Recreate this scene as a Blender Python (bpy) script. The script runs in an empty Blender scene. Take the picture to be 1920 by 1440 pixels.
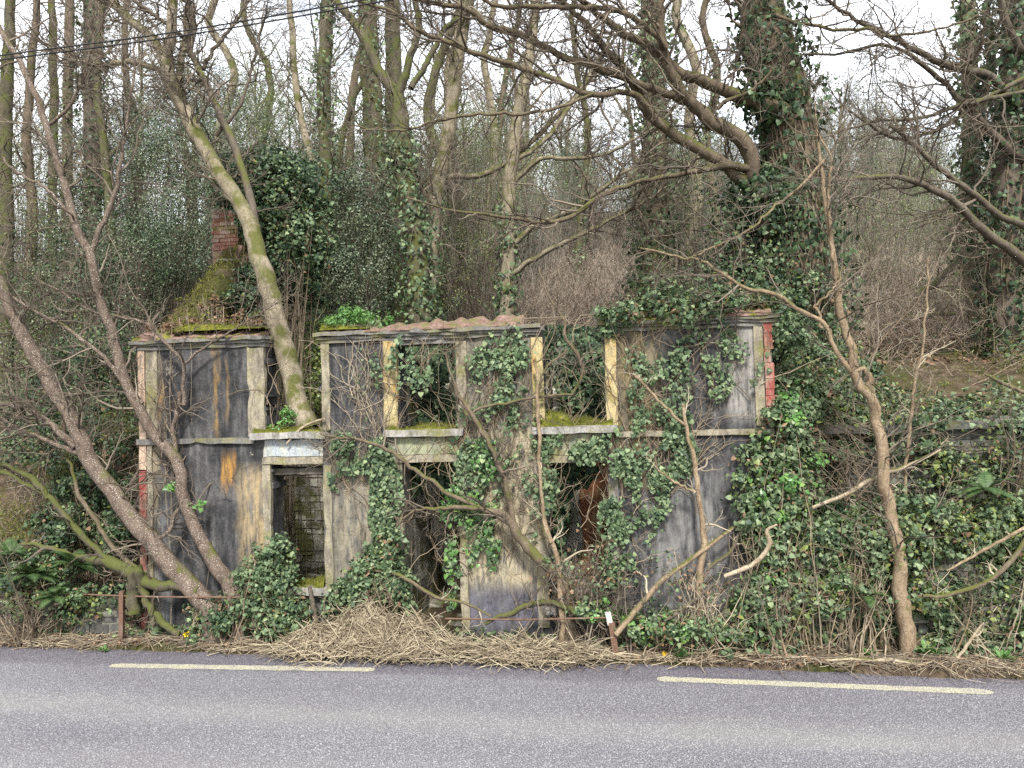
import bpy, math, random
import numpy as np
from mathutils import Matrix, Vector

# ------------------------------------------------------------------ camera, sky, sun, exposure
S = bpy.context.scene
COL = S.collection
F_PX, PITCH, ROLL, CAM_H = 1386.0, 1.5, 1.5, 3.7
cam_data = bpy.data.cameras.new("camera")
cam = bpy.data.objects.new("camera", cam_data)
COL.objects.link(cam)
S.camera = cam
cam_data.sensor_width = 36.0
cam_data.lens = 36.0 * F_PX / 1920.0
cam_data.clip_start, cam_data.clip_end = 0.1, 3000
RM = Matrix.Rotation(math.radians(90 + PITCH), 3, 'X') @ Matrix.Rotation(math.radians(-ROLL), 3, 'Z')
cam.matrix_world = Matrix.Translation((0, 0, CAM_H)) @ RM.to_4x4()

SUN_EL, SUN_AZ = 48.0, 177.0      # azimuth of the sun, from +Y clockwise
wd = bpy.data.worlds.new("World")
S.world = wd
wd.use_nodes = True
nt = wd.node_tree
nt.nodes.clear()
out = nt.nodes.new('ShaderNodeOutputWorld')
bg = nt.nodes.new('ShaderNodeBackground')
sky = nt.nodes.new('ShaderNodeTexSky')
sky.sky_type = 'NISHITA'
sky.sun_disc = False
sky.sun_elevation = math.radians(SUN_EL)
sky.sun_rotation = math.radians(SUN_AZ)
sky.dust_density = 2.0
tc = nt.nodes.new('ShaderNodeTexCoord')
mp = nt.nodes.new('ShaderNodeMapping')
mp.inputs['Scale'].default_value = (1.6, 1.6, 4.0)
nz = nt.nodes.new('ShaderNodeTexNoise')
nz.inputs['Scale'].default_value = 2.2
nz.inputs['Detail'].default_value = 7
nz.inputs['Roughness'].default_value = .6
rp = nt.nodes.new('ShaderNodeValToRGB')
rp.color_ramp.elements[0].position = .20
rp.color_ramp.elements[1].position = .50
mx = nt.nodes.new('ShaderNodeMixRGB')
mx.inputs['Color2'].default_value = (8.9, 9.25, 9.75, 1)     # bright overcast cloud, in the sky texture's own units
nt.links.new(tc.outputs['Generated'], mp.inputs['Vector'])
nt.links.new(mp.outputs[0], nz.inputs['Vector'])
nt.links.new(nz.outputs['Fac'], rp.inputs[0])
nt.links.new(rp.outputs[0], mx.inputs['Fac'])
nt.links.new(sky.outputs[0], mx.inputs['Color1'])
nt.links.new(mx.outputs[0], bg.inputs['Color'])
bg.inputs['Strength'].default_value = .108
nt.links.new(bg.outputs[0], out.inputs[0])

sl = bpy.data.lights.new("sun", 'SUN')
sl.energy = 3.3
sl.angle = math.radians(9)
sl.color = (1.0, .97, .92)
sun = bpy.data.objects.new("sun", sl)
COL.objects.link(sun)
el, az = math.radians(SUN_EL), math.radians(SUN_AZ)
sd = Vector((math.sin(az) * math.cos(el), math.cos(az) * math.cos(el), math.sin(el)))
sun.rotation_euler = sd.to_track_quat('Z', 'Y').to_euler()
S.view_settings.view_transform = 'Standard'
S.view_settings.look = 'None'
S.view_settings.gamma = 1
S.view_settings.exposure = 1.17
S.cycles.max_bounces = 5
S.cycles.diffuse_bounces = 3
S.cycles.glossy_bounces = 2
S.cycles.transmission_bounces = 2
S.cycles.use_denoising = False

# ------------------------------------------------------------------ pixel of the photo -> place in the world
RN = np.array(RM)
YAW = math.radians(8.6)
UX = np.array([math.cos(YAW), -math.sin(YAW), 0.])       # along the house front, to the right
WX = np.array([math.sin(YAW), math.cos(YAW), 0.])        # into the hill
C0 = np.array([0, 0, CAM_H])

def ray(px, py):
    return RN @ np.array([(px - 960) / F_PX, -(py - 720) / F_PX, -1.0])

def G(px, py, z=0.):
    d = ray(px, py)
    return C0 + d * ((z - CAM_H) / d[2])

O = G(268, 1186, .08)                                     # left foot of the house front

def FP(px, py, off=0.):
    d = ray(px, py)
    t = np.dot(O + off * WX - C0, WX) / np.dot(d, WX)
    return C0 + d * t

def toL(p):
    q = np.asarray(p) - np.array([O[0], O[1], 0])
    return np.stack([q @ UX, q @ WX, q[..., 2]], -1)

def toW(u, w, z):
    u, w, z = np.broadcast_arrays(np.asarray(u, float), np.asarray(w, float), np.asarray(z, float))
    return np.array([O[0], O[1], 0]) + u[..., None] * UX + w[..., None] * WX + z[..., None] * np.array([0, 0, 1.])

def uu(px, py=800):
    return float(toL(FP(px, py))[0])

def pxm(off):                                             # metres per pixel, about, at that offset
    return (12.0 + off) / F_PX

rng = np.random.default_rng(11)
def nrm(a):
    return a / np.maximum(np.linalg.norm(a, axis=-1, keepdims=True), 1e-9)

_k = np.random.default_rng(5)
_NK = nrm(_k.normal(size=(14, 3))) * _k.uniform(.6, 1.6, (14, 1))
_NP = _k.uniform(0, 6.28, 14)
def noise(p, s=1.0):                                      # cheap smooth noise, about -1..1
    q = np.asarray(p) * s
    a = np.sin(q @ _NK[:7].T * 2.1 + _NP[:7] + 1.3 * np.sin(q @ _NK[7:].T * 1.7 + _NP[7:]))
    return a.mean(-1) * 1.9

def sst(a, b, x):
    t = np.clip((np.asarray(x, float) - a) / (b - a), 0, 1)
    return t * t * (3 - 2 * t)

# ------------------------------------------------------------------ ground height, in house coordinates (u along the front, w into the hill)
U_R = uu(1453)
EDGE_W = -.64
def ew(u):                                                  # road edge, drifting a little from the house line
    return EDGE_W - .05 * np.maximum(np.asarray(u, float) - 8.2, 0) - .012 * np.minimum(np.asarray(u, float) + 1, 0)
FRONT = .45                                                # the verge is narrow: squeezes depths in front of the house
PILES = []
def pile(px, py, ru, rw, h):
    l = toL(G(px, py, .1)); PILES.append((l[0], l[1], ru, rw, h))
pile(690, 1215, .68, .28, .48); pile(785, 1220, .5, .24, .24); pile(990, 1228, .8, .2, .08)
pile(590, 1220, .5, .22, .24); pile(300, 1206, .9, .16, .10); pile(1500, 1242, 1.8, .2, .06); pile(1800, 1250, 1.0, .25, .10)

def H(u, w):
    u = np.asarray(u, float); w = np.asarray(w, float)
    u, w = np.broadcast_arrays(u, w)
    ins = sst(-.35, -.05, u) * (1 - sst(U_R - .1, U_R + .25, u))
    z = .02 + .10 * sst(-.1, .75, w - ew(u))
    back = 4.5 * sst(5.0, 7.6, w) + .31 * np.maximum(w - 7.6, 0) * sst(7.6, 11, w)
    left = .75 * sst(-.25, .25, w) + 3.6 * sst(.3, 7.5, w) + .35 * np.maximum(w - 7.6, 0) * sst(7.6, 11, w)
    right = 1.85 * sst(-.10, .32, w) + 1.0 * sst(.95, 1.1, w) + 1.9 * sst(1.2, 6.0, w) + .29 * np.maximum(w - 7.6, 0) * sst(7.6, 11, w)
    s_ = sst(2, 8.5, u); m = left * (1 - s_) + right * s_
    z = z + ins * back + (1 - ins) * m
    p3 = np.stack([u, w, 0 * u], -1)
    z = z + (.10 * noise(p3, .9) + .05 * noise(p3, 2.7)) * sst(-.5, .4, w) * (1 - ins * (1 - sst(5, 6, w))) + .6 * noise(p3, .16) * sst(9, 16, w)
    for (a, b, ru, rw, h) in PILES:
        r = ((u - a) / ru) ** 2 + ((w - b) / rw) ** 2
        z = z + h * np.exp(-r * 1.6) * (1 + .25 * noise(p3, 3.3))
    return z

def HW(p):
    l = toL(p); return H(l[..., 0], l[..., 1])

# ------------------------------------------------------------------ mesh helpers
class MB:
    def __init__(s): s.v, s.f, s.n = [], {3: [], 4: []}, 0
    def add(s, v, *fs):
        v = np.asarray(v, float).reshape(-1, 3)
        for f in fs:
            f = np.asarray(f, int)
            if f.size: s.f[f.shape[1]].append(f + s.n)
        s.v.append(v); s.n += len(v)
        return s
    def mesh(s, name, m, origin=(0, 0, 0), smooth=False):
        me = bpy.data.meshes.new(name)
        v = np.concatenate(s.v) - np.asarray(origin)
        q = np.concatenate(s.f[4]) if s.f[4] else np.zeros((0, 4), int)
        t = np.concatenate(s.f[3]) if s.f[3] else np.zeros((0, 3), int)
        me.vertices.add(len(v)); me.vertices.foreach_set('co', v.astype(np.float32).ravel())
        idx = np.concatenate([q.ravel(), t.ravel()]).astype(np.int32)
        me.loops.add(len(idx)); me.loops.foreach_set('vertex_index', idx)
        st = np.concatenate([np.arange(len(q)) * 4, len(q) * 4 + np.arange(len(t)) * 3]).astype(np.int32)
        me.polygons.add(len(st)); me.polygons.foreach_set('loop_start', st)
        me.polygons.foreach_set('use_smooth', np.full(len(st), smooth))
        me.update(calc_edges=True)
        me.materials.append(m)
        return me

def tag(o, label, cat, group=None, kind=None):
    if label: o['label'] = label
    if cat: o['category'] = cat
    if group: o['group'] = group
    if kind: o['kind'] = kind
    return o

def thing(name, label, cat, loc, group=None, rz=0.):
    o = bpy.data.objects.new(name, None)
    COL.objects.link(o)
    o.location = Vector([float(x) for x in loc]); o.rotation_euler = (0, 0, rz)
    o.empty_display_size = .2
    return tag(o, label, cat, group)

def put(name, mb, m, parent=None, smooth=False, local=False):
    """one mesh object; world coordinates unless local"""
    org = (0, 0, 0)
    if parent is not None and not local: org = tuple(parent.location)
    o = bpy.data.objects.new(name, mb.mesh(name, m, org, smooth))
    COL.objects.link(o)
    if parent is not None: o.parent = parent
    return o

def solo(name, mb, m, label, cat, loc, group=None, kind=None, smooth=False):
    o = bpy.data.objects.new(name, mb.mesh(name, m, loc, smooth))
    o.location = Vector([float(x) for x in loc])
    COL.objects.link(o)
    return tag(o, label, cat, group, kind)

def tubes(mb, P, R, k=5, rough=0.):
    P = np.asarray(P, float); R = np.asarray(R, float)
    N, n, _ = P.shape
    if N == 0: return mb
    T = np.gradient(P, axis=1); T = nrm(T)
    mean = nrm(P[:, -1] - P[:, 0] + 1e-6)
    ref = np.zeros((N, 3)); ref[np.arange(N), np.argmin(np.abs(mean), 1)] = 1
    A = nrm(np.cross(T, ref[:, None, :])); B = np.cross(T, A)
    th = np.arange(k) * 2 * math.pi / k
    Rv = R[:, :, None] * np.ones(k)
    if rough:
        base = P[:, :, None, :] + (A[:, :, None] * np.cos(th)[:, None] + B[:, :, None] * np.sin(th)[:, None]) * Rv[..., None]
        Rv = Rv * (1 + rough * noise(base, 7.) + rough * .7 * noise(base, 19.))
    V = P[:, :, None, :] + (A[:, :, None, :] * np.cos(th)[None, None, :, None] + B[:, :, None, :] * np.sin(th)[None, None, :, None]) * Rv[..., None]
    i = (np.arange(N)[:, None, None] * n + np.arange(n - 1)[None, :, None]) * k
    j = np.arange(k)[None, None, :]
    a = i + j; b = i + (j + 1) % k
    return mb.add(V, np.stack([a, b, b + k, a + k], -1).reshape(-1, 4))

def resample(pts, n):
    """smooth curve through the given points (Catmull-Rom), n points, any number of columns"""
    p = np.asarray(pts, float)
    if len(p) == 2: p = np.stack([p[0], (p[0] * 2 + p[1]) / 3, (p[0] + 2 * p[1]) / 3, p[1]])
    q = np.concatenate([[2 * p[0] - p[1]], p, [2 * p[-1] - p[-2]]])
    o = []
    for i in range(len(p) - 1):
        a, b, c, d = q[i:i + 4]
        for t in np.linspace(0, 1, 8, endpoint=False):
            o.append(.5 * ((2 * b) + (c - a) * t + (2 * a - 5 * b + 4 * c - d) * t * t + (3 * b - a - 3 * c + d) * t ** 3))
    o.append(p[-1]); o = np.array(o)
    s = np.concatenate([[0], np.cumsum(np.linalg.norm(np.diff(o[:, :3], axis=0), axis=1))])
    x = np.linspace(0, s[-1], n)
    return np.stack([np.interp(x, s, o[:, c]) for c in range(o.shape[1])], 1)

def stem(spec, off=(0, 0), n=26, wob=.012):
    """a limb traced as (px, py, thickness px) with a depth that runs from off[0] to off[1] metres behind the front"""
    if np.isscalar(off): off = (off, off)
    m = len(spec); pts = []
    for i, (x, y, th) in enumerate(spec):
        o = off[0] + (off[1] - off[0]) * i / max(m - 1, 1); o = o * FRONT if o < 0 else o
        p = FP(x, y, o); Y = p[1]
        pts.append([*p, th * .5 * Y / F_PX])
    r = resample(pts, n)
    r[1:-1, :3] += rng.normal(size=(n - 2, 3)) * wob
    return r[:, :3], r[:, 3]

def kids(P, R, m, lenr, n=7, ang=(25, 70), up=.25, wig=.22, tmin=.2, rmul=.6, rmax=.05, rmin=.0034, taper=.3, g=None):
    g = g or rng
    N, n0, _ = P.shape
    t = g.uniform(tmin, .99, (N, m)) * (n0 - 1)
    i = np.clip(t.astype(int), 0, n0 - 2); f = t - i
    ii = np.arange(N)[:, None]
    S0 = P[ii, i] * (1 - f)[..., None] + P[ii, i + 1] * f[..., None]
    T = nrm(P[ii, i + 1] - P[ii, i])
    r0 = np.clip((R[ii, i] * (1 - f) + R[ii, i + 1] * f) * rmul, rmin, rmax)
    rv = nrm(g.normal(size=(N, m, 3))); pr = nrm(np.cross(T, rv))
    a = np.radians(g.uniform(*ang, (N, m)))[..., None]
    d = T * np.cos(a) + pr * np.sin(a)
    L = g.uniform(*lenr, (N, m)) * (1.15 - .5 * (t / n0))
    S0 = S0.reshape(-1, 3); d = d.reshape(-1, 3); L = L.ravel(); r0 = r0.ravel()
    out = [S0]; p = S0
    for s in range(n - 1):
        d = nrm(d + g.normal(size=d.shape) * wig + np.array([0, 0, up / n]))
        p = p + d * (L / (n - 1))[:, None]; out.append(p)
    return np.stack(out, 1), r0[:, None] * np.linspace(1, taper, n)[None, :]

LT = {  # leaf shapes: vertices, quads (x across, y to the tip, z out of the leaf)
    'ivy': (np.array([[0, .05, .06], [-.50, -.05, -.08], [-.46, .45, -.05], [0, 1., -.06], [.46, .45, -.05], [.50, -.05, -.08]]), [[0, 3, 2, 1], [0, 5, 4, 3]]),
    'oval': (np.array([[0, 0, 0], [-.27, .45, .07], [0, 1., -.04], [.27, .45, .07]]), [[0, 3, 2, 1]]),
    'blade': (np.array([[-.07, 0, 0], [.07, 0, 0], [.04, .6, .10], [-.04, .6, .10], [0, 1., .02]]), [[0, 1, 2, 3]]),
    'litter': (np.array([[0, 0, 0], [-.35, .5, .16], [0, 1., .02], [.35, .5, .10]]), [[0, 3, 2, 1]]),
}
def leaves(mb, pos, nr, size, kind='ivy', jit=.5, down=.7):
    pos = np.asarray(pos); N = len(pos)
    if N == 0: return mb
    n = nrm(nrm(nr) + rng.normal(size=(N, 3)) * jit)
    d = np.array([0, 0, -down]) + rng.normal(size=(N, 3)) * .6
    d = nrm(d - n * (d * n).sum(-1, keepdims=True)); s = np.cross(n, d)
    tv, tf = LT[kind]
    sz = (np.asarray(size) * np.ones(N))[:, None, None]
    V = pos[:, None, :] + sz * (tv[None, :, 0, None] * s[:, None] + tv[None, :, 1, None] * d[:, None] + tv[None, :, 2, None] * n[:, None])
    k = len(tv); F = (np.arange(N)[:, None, None] * k + np.array(tf)[None]).reshape(-1, 4)
    return mb.add(V, F)

def rbox(mb, lo, hi, step=.08, amp=.008, seed=0., chip=0.):
    """a box with worn, uneven faces and slightly broken edges"""
    lo = np.array(lo, float); hi = np.array(hi, float)
    n = np.maximum(((hi - lo) / step).astype(int), 1) + 1
    n = np.minimum(n, 140)
    for ax in range(3):
        a, b = [(1, 2), (2, 0), (0, 1)][ax]
        A = np.linspace(lo[a], hi[a], n[a]); Bv = np.linspace(lo[b], hi[b], n[b])
        g = np.meshgrid(A, Bv, indexing='ij')
        for side in (0, 1):
            V = np.zeros((n[a], n[b], 3)); V[..., a] = g[0]; V[..., b] = g[1]; V[..., ax] = (lo, hi)[side][ax]
            V = V.reshape(-1, 3)
            c = (lo + hi) / 2
            if chip:
                e = np.minimum(np.minimum(V - lo, hi - V).round(5), 9)
                edge = (e < 1e-4).sum(-1) >= 2
                k = chip * np.clip(noise(V + seed * 3.1, 6.), 0, 1)
                V = np.where(edge[:, None], V + nrm(c - V) * k[:, None], V)
            dv = np.stack([noise(V + seed + 7.7 * q, 5.) for q in range(3)], -1) * amp
            V = V + dv
            i = np.arange(n[a] - 1)[:, None] * n[b] + np.arange(n[b] - 1)[None]
            f = np.stack([i, i + n[b], i + n[b] + 1, i + 1], -1).reshape(-1, 4)
            if side == 0: f = f[:, ::-1]
            mb.add(V, f)
    return mb

def rubble(mb, u0, u1, w, z0, top, seed=1, thick=.3, back=False, axis='u', slab=(.06, .24), ln=(.12, .7)):
    """coursed rubble face at w, from z0 up to top(u); stones stand out by a few cm, with a mortar backing"""
    g = np.random.default_rng(seed)
    z = z0
    zmax = max(top(u) for u in np.linspace(u0, u1, 30))
    BX = np.array([[x, y, q] for x in (0, 1) for y in (0, 1) for q in (0, 1)], float)
    FC = np.array([[0, 1, 3, 2], [4, 6, 7, 5], [0, 4, 5, 1], [2, 3, 7, 6], [0, 2, 6, 4], [1, 5, 7, 3]])
    while z < zmax:
        h = g.uniform(*slab); u = u0 + g.uniform(-.2, 0)
        while u < u1:
            l = g.uniform(*ln); a, b = max(u, u0), min(u + l, u1)
            if b - a > .05 and z + h * .5 < top((a + b) / 2) + g.uniform(-.1, .08):
                pr = g.uniform(-.004, .022)
                v = BX.copy()
                v = v * [b - a - .006, thick, h - .005] + [a + .007, 0, z + .006]
                f = v[:, 1] < .01
                v[f, 0] += (((a + b) / 2) - v[f, 0]) * g.uniform(.02, .16, f.sum())
                v[f, 2] += ((z + h / 2) - v[f, 2]) * g.uniform(.05, .3, f.sum())
                v[f, 1] -= pr + g.uniform(-.012, .012, f.sum())
                if back: v[:, 1] = -v[:, 1]
                v[:, 1] += w
                if axis == 'w': v = v[:, [1, 0, 2]]
                mb.add(v, FC)
            u += l
        z += h
    n = 40; us = np.linspace(u0, u1, n)
    s = -1 if back else 1
    w0, w1 = w + s * .012, w + s * thick
    V = []
    for u in us:
        t = top(u) - .06 + .05 * math.sin(u * 9.)
        for ww in (w0, w1):
            for zz in (z0, t): V.append([u, ww, zz])
    V = np.array(V)
    if axis == 'w': V = V[:, [1, 0, 2]]
    i = np.arange(n - 1) * 4
    mb.add(V, np.stack([i, i + 4, i + 5, i + 1], -1), np.stack([i + 2, i + 3, i + 7, i + 6], -1), np.stack([i + 1, i + 5, i + 7, i + 3], -1),
           np.array([[0, 1, 3, 2], [4 * n - 4, 4 * n - 2, 4 * n - 1, 4 * n - 3]]))
    return mb

# ------------------------------------------------------------------ materials
def L_(c): return (*c, 1) if len(c) == 3 else c
class NT:
    def __init__(s, name):
        s.m = bpy.data.materials.new(name); s.m.use_nodes = True
        s.t = s.m.node_tree; s.t.nodes.clear()
        s.out = s.t.nodes.new('ShaderNodeOutputMaterial')
        s.co = s.t.nodes.new('ShaderNodeTexCoord').outputs['Object']
        s.geo = s.t.nodes.new('ShaderNodeNewGeometry')
    def link(s, v, sock):
        if isinstance(v, bpy.types.NodeSocket): s.t.links.new(v, sock)
        else: sock.default_value = L_(v) if isinstance(v, tuple) and sock.type == 'RGBA' else v
    def noise(s, scale, detail=4, rough=.55, vec=None, stretch=None):
        n = s.t.nodes.new('ShaderNodeTexNoise')
        n.inputs['Scale'].default_value = scale; n.inputs['Detail'].default_value = detail; n.inputs['Roughness'].default_value = rough
        v = vec or s.co
        if stretch:
            mpp = s.t.nodes.new('ShaderNodeMapping'); mpp.inputs['Scale'].default_value = stretch
            s.t.links.new(v, mpp.inputs['Vector']); v = mpp.outputs[0]
        s.t.links.new(v, n.inputs['Vector'])
        return n.outputs['Fac']
    def vor(s, scale, feature='F1', stretch=None):
        n = s.t.nodes.new('ShaderNodeTexVoronoi'); n.feature = feature; n.inputs['Scale'].default_value = scale
        v = s.co
        if stretch:
            mpp = s.t.nodes.new('ShaderNodeMapping'); mpp.inputs['Scale'].default_value = stretch
            s.t.links.new(v, mpp.inputs['Vector']); v = mpp.outputs[0]
        s.t.links.new(v, n.inputs['Vector'])
        return n.outputs['Distance']
    def ramp(s, f, stops):
        n = s.t.nodes.new('ShaderNodeValToRGB'); cr = n.color_ramp
        while len(cr.elements) < len(stops): cr.elements.new(.5)
        for e, (p, c) in zip(cr.elements, stops):
            e.position = p; e.color = L_(c) if isinstance(c, tuple) else (c, c, c, 1)
        s.t.links.new(f, n.inputs[0]); return n.outputs[0]
    def mix(s, f, a, b, mode='MIX'):
        n = s.t.nodes.new('ShaderNodeMixRGB'); n.blend_type = mode
        s.link(f, n.inputs[0]); s.link(a, n.inputs[1]); s.link(b, n.inputs[2]); return n.outputs[0]
    def math(s, op, a, b=0.):
        n = s.t.nodes.new('ShaderNodeMath'); n.operation = op
        s.link(a, n.inputs[0]); s.link(b, n.inputs[1]); return n.outputs[0]
    def sep(s, v=None):
        n = s.t.nodes.new('ShaderNodeSeparateXYZ'); s.t.links.new(v or s.co, n.inputs[0]); return n.outputs
    def mr(s, v, a, b, c=0., d=1.):
        n = s.t.nodes.new('ShaderNodeMapRange'); n.interpolation_type = 'SMOOTHSTEP'
        s.link(v, n.inputs[0])
        for k, q in zip((1, 2, 3, 4), (a, b, c, d)): n.inputs[k].default_value = q
        return n.outputs[0]
    def band(s, v, a, b, soft):
        return s.math('MULTIPLY', s.mr(v, a - soft, a + soft), s.mr(v, b - soft, b + soft, 1., 0.))
    def done(s, col, rough=.8, bump=None, bs=.3, bd=.02, spec=.3, trans=None):
        p = s.t.nodes.new('ShaderNodeBsdfPrincipled')
        s.link(col, p.inputs['Base Color']); s.link(rough, p.inputs['Roughness'])
        p.inputs['Specular IOR Level'].default_value = spec
        if bump is not None:
            b = s.t.nodes.new('ShaderNodeBump'); b.inputs['Strength'].default_value = bs; b.inputs['Distance'].default_value = bd
            s.t.links.new(bump, b.inputs['Height']); s.t.links.new(b.outputs[0], p.inputs['Normal'])
        o = p.outputs[0]
        if trans:
            tr = s.t.nodes.new('ShaderNodeBsdfTranslucent'); s.link(col, tr.inputs['Color'])
            ms = s.t.nodes.new('ShaderNodeMixShader'); ms.inputs[0].default_value = trans
            s.t.links.new(o, ms.inputs[1]); s.t.links.new(tr.outputs[0], ms.inputs[2]); o = ms.outputs[0]
        s.t.links.new(o, s.out.inputs[0])
        return s.m

def leaf_mat(name, cols, rough=.38, spec=.5, trans=.18, patch=None):
    n = NT(name)
    k = len(cols)
    c = n.ramp(n.geo.outputs['Random Per Island'], [(i / (k - 1) if k > 1 else 0, x) for i, x in enumerate(cols)])
    if patch:
        c = n.mix(n.ramp(n.noise(.9, 3), [(.45, 0.), (.65, 1.)]), c, n.mix(.6, c, patch))
    return n.done(c, rough, spec=spec, trans=trans)

M = {}
M['bank_ivy'] = leaf_mat('bank_ivy_leaf', [(.028, .052, .026), (.076, .118, .055), (.135, .185, .09), (.21, .255, .14)], .52, .34, .22)
M['ivy'] = leaf_mat('ivy_leaf', [(.022, .044, .022), (.056, .094, .044), (.098, .15, .068), (.14, .195, .10), (.22, .27, .13)], .52, .34, .2)
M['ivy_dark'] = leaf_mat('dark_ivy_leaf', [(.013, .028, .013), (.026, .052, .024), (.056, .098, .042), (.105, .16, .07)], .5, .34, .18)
M['ivy_light'] = leaf_mat('fresh_ivy_leaf', [(.07, .16, .05), (.11, .24, .06), (.19, .32, .08)], .36, .45, .3)
M['holly'] = leaf_mat('glossy_evergreen_leaf', [(.018, .034, .019), (.04, .07, .037), (.10, .145, .08), (.24, .285, .18)], .42, .45, .15, (.13, .135, .06))
M['yellowgreen'] = leaf_mat('yellow_green_leaf', [(.05, .075, .022), (.13, .175, .045), (.25, .285, .08)], .42, .45, .28)
M['moss_tuft'] = leaf_mat('moss_tuft', [(.045, .05, .014), (.10, .09, .03), (.12, .13, .025), (.20, .20, .045)], .9, .1, .2)
M['litter'] = leaf_mat('dead_leaf', [(.10, .055, .03), (.18, .11, .065), (.28, .19, .12)], .8, .2, .1)
M['fern'] = leaf_mat('fern_frond', [(.035, .07, .025), (.06, .11, .035), (.10, .15, .05)], .5, .35, .25)
M['weed'] = leaf_mat('weed_leaf', [(.07, .16, .04), (.12, .24, .06)], .5, .3, .3)
M['yellow'] = leaf_mat('yellow_petal', [(.85, .62, .02), (.9, .72, .05)], .5, .3, .3)
def stalk_mat(name, cols, rough=.85):
    n = NT(name); k = len(cols)
    c = n.ramp(n.geo.outputs['Random Per Island'], [(i / (k - 1), x) for i, x in enumerate(cols)])
    return n.done(c, rough, spec=.15)
M['straw'] = stalk_mat('dry_stalks', [(.085, .065, .044), (.175, .138, .092), (.285, .235, .16), (.40, .345, .24)])
M['twig'] = stalk_mat('twig_bark', [(.055, .043, .033), (.11, .088, .068), (.20, .165, .125)])
M['twig_pale'] = stalk_mat('pale_twig', [(.18, .15, .11), (.30, .25, .18), (.38, .32, .23)])
M['vine'] = stalk_mat('ivy_vine', [(.10, .075, .05), (.20, .155, .105), (.30, .24, .165)])
M['bramble'] = stalk_mat('bramble_stem', [(.14, .107, .082), (.25, .195, .15), (.37, .30, .235)])
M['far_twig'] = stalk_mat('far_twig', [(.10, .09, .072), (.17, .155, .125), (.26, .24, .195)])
def bark(name, a, b, moss=(.115, .115, .032), mossy=.5, spots=0., spotc=(.5, .47, .40)):
    n = NT(name)
    f = n.noise(9, 6, .65, stretch=(1, 1, .35))
    c = n.mix(n.ramp(f, [(.35, 0.), (.65, 1.)]), a, b)
    c = n.mix(n.ramp(n.noise(38, 3), [(.45, 0.), (.7, .5)]), c, (a[0] * .4, a[1] * .4, a[2] * .4))
    if spots:
        s = n.ramp(n.math('ADD', n.vor(34, stretch=(1, 1, 1.8)), n.math('MULTIPLY', n.noise(5, 2), .25)), [(.24 + .03 * spots, 1.), (.32 + .03 * spots, 0.)])
        c = n.mix(s, c, spotc)
    up = n.sep(n.geo.outputs['Normal'])
    mm = n.math('ADD', n.math('MULTIPLY', up[2], .22), n.noise(2.6, 5, .6))
    c = n.mix(n.ramp(mm, [(.62 - .22 * mossy, 0.), (.74 - .22 * mossy, 1.)]), c, n.mix(n.noise(30, 2), moss, (moss[0] * .45, moss[1] * .5, moss[2] * .6)))
    return n.done(c, .9, n.noise(34, 5, .7, stretch=(1, 1, .4)), .6, .02, .15)
M['bark_spot'] = bark('spotted_brown_bark', (.085, .062, .048), (.165, .125, .097), mossy=-.12, spots=1.5)
M['bark_grey'] = bark('mossy_grey_bark', (.15, .125, .085), (.28, .235, .165), mossy=.5, spots=.3)
M['bark_tan'] = bark('tan_sapling_bark', (.15, .105, .065), (.30, .225, .145), mossy=.2, spots=.2)
M['bark_dark'] = bark('dark_bark', (.075, .06, .045), (.14, .115, .09), mossy=.25)
M['bark_brown'] = bark('brown_bark', (.085, .064, .044), (.165, .128, .09), mossy=.34)
M['bark_moss'] = bark('mossy_bark', (.058, .050, .034), (.115, .10, .066), moss=(.10, .105, .03), mossy=.72)
M['bark_pale'] = bark('stripped_pale_wood', (.22, .17, .11), (.40, .33, .235), mossy=-.2)
M['moss'] = (lambda n: n.done(n.ramp(n.noise(9, 6, .7), [(.3, (.035, .045, .010)), (.5, (.10, .105, .018)), (.7, (.20, .19, .035))]), 1., n.noise(55, 4), .9, .03, .05))(NT('moss'))

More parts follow.
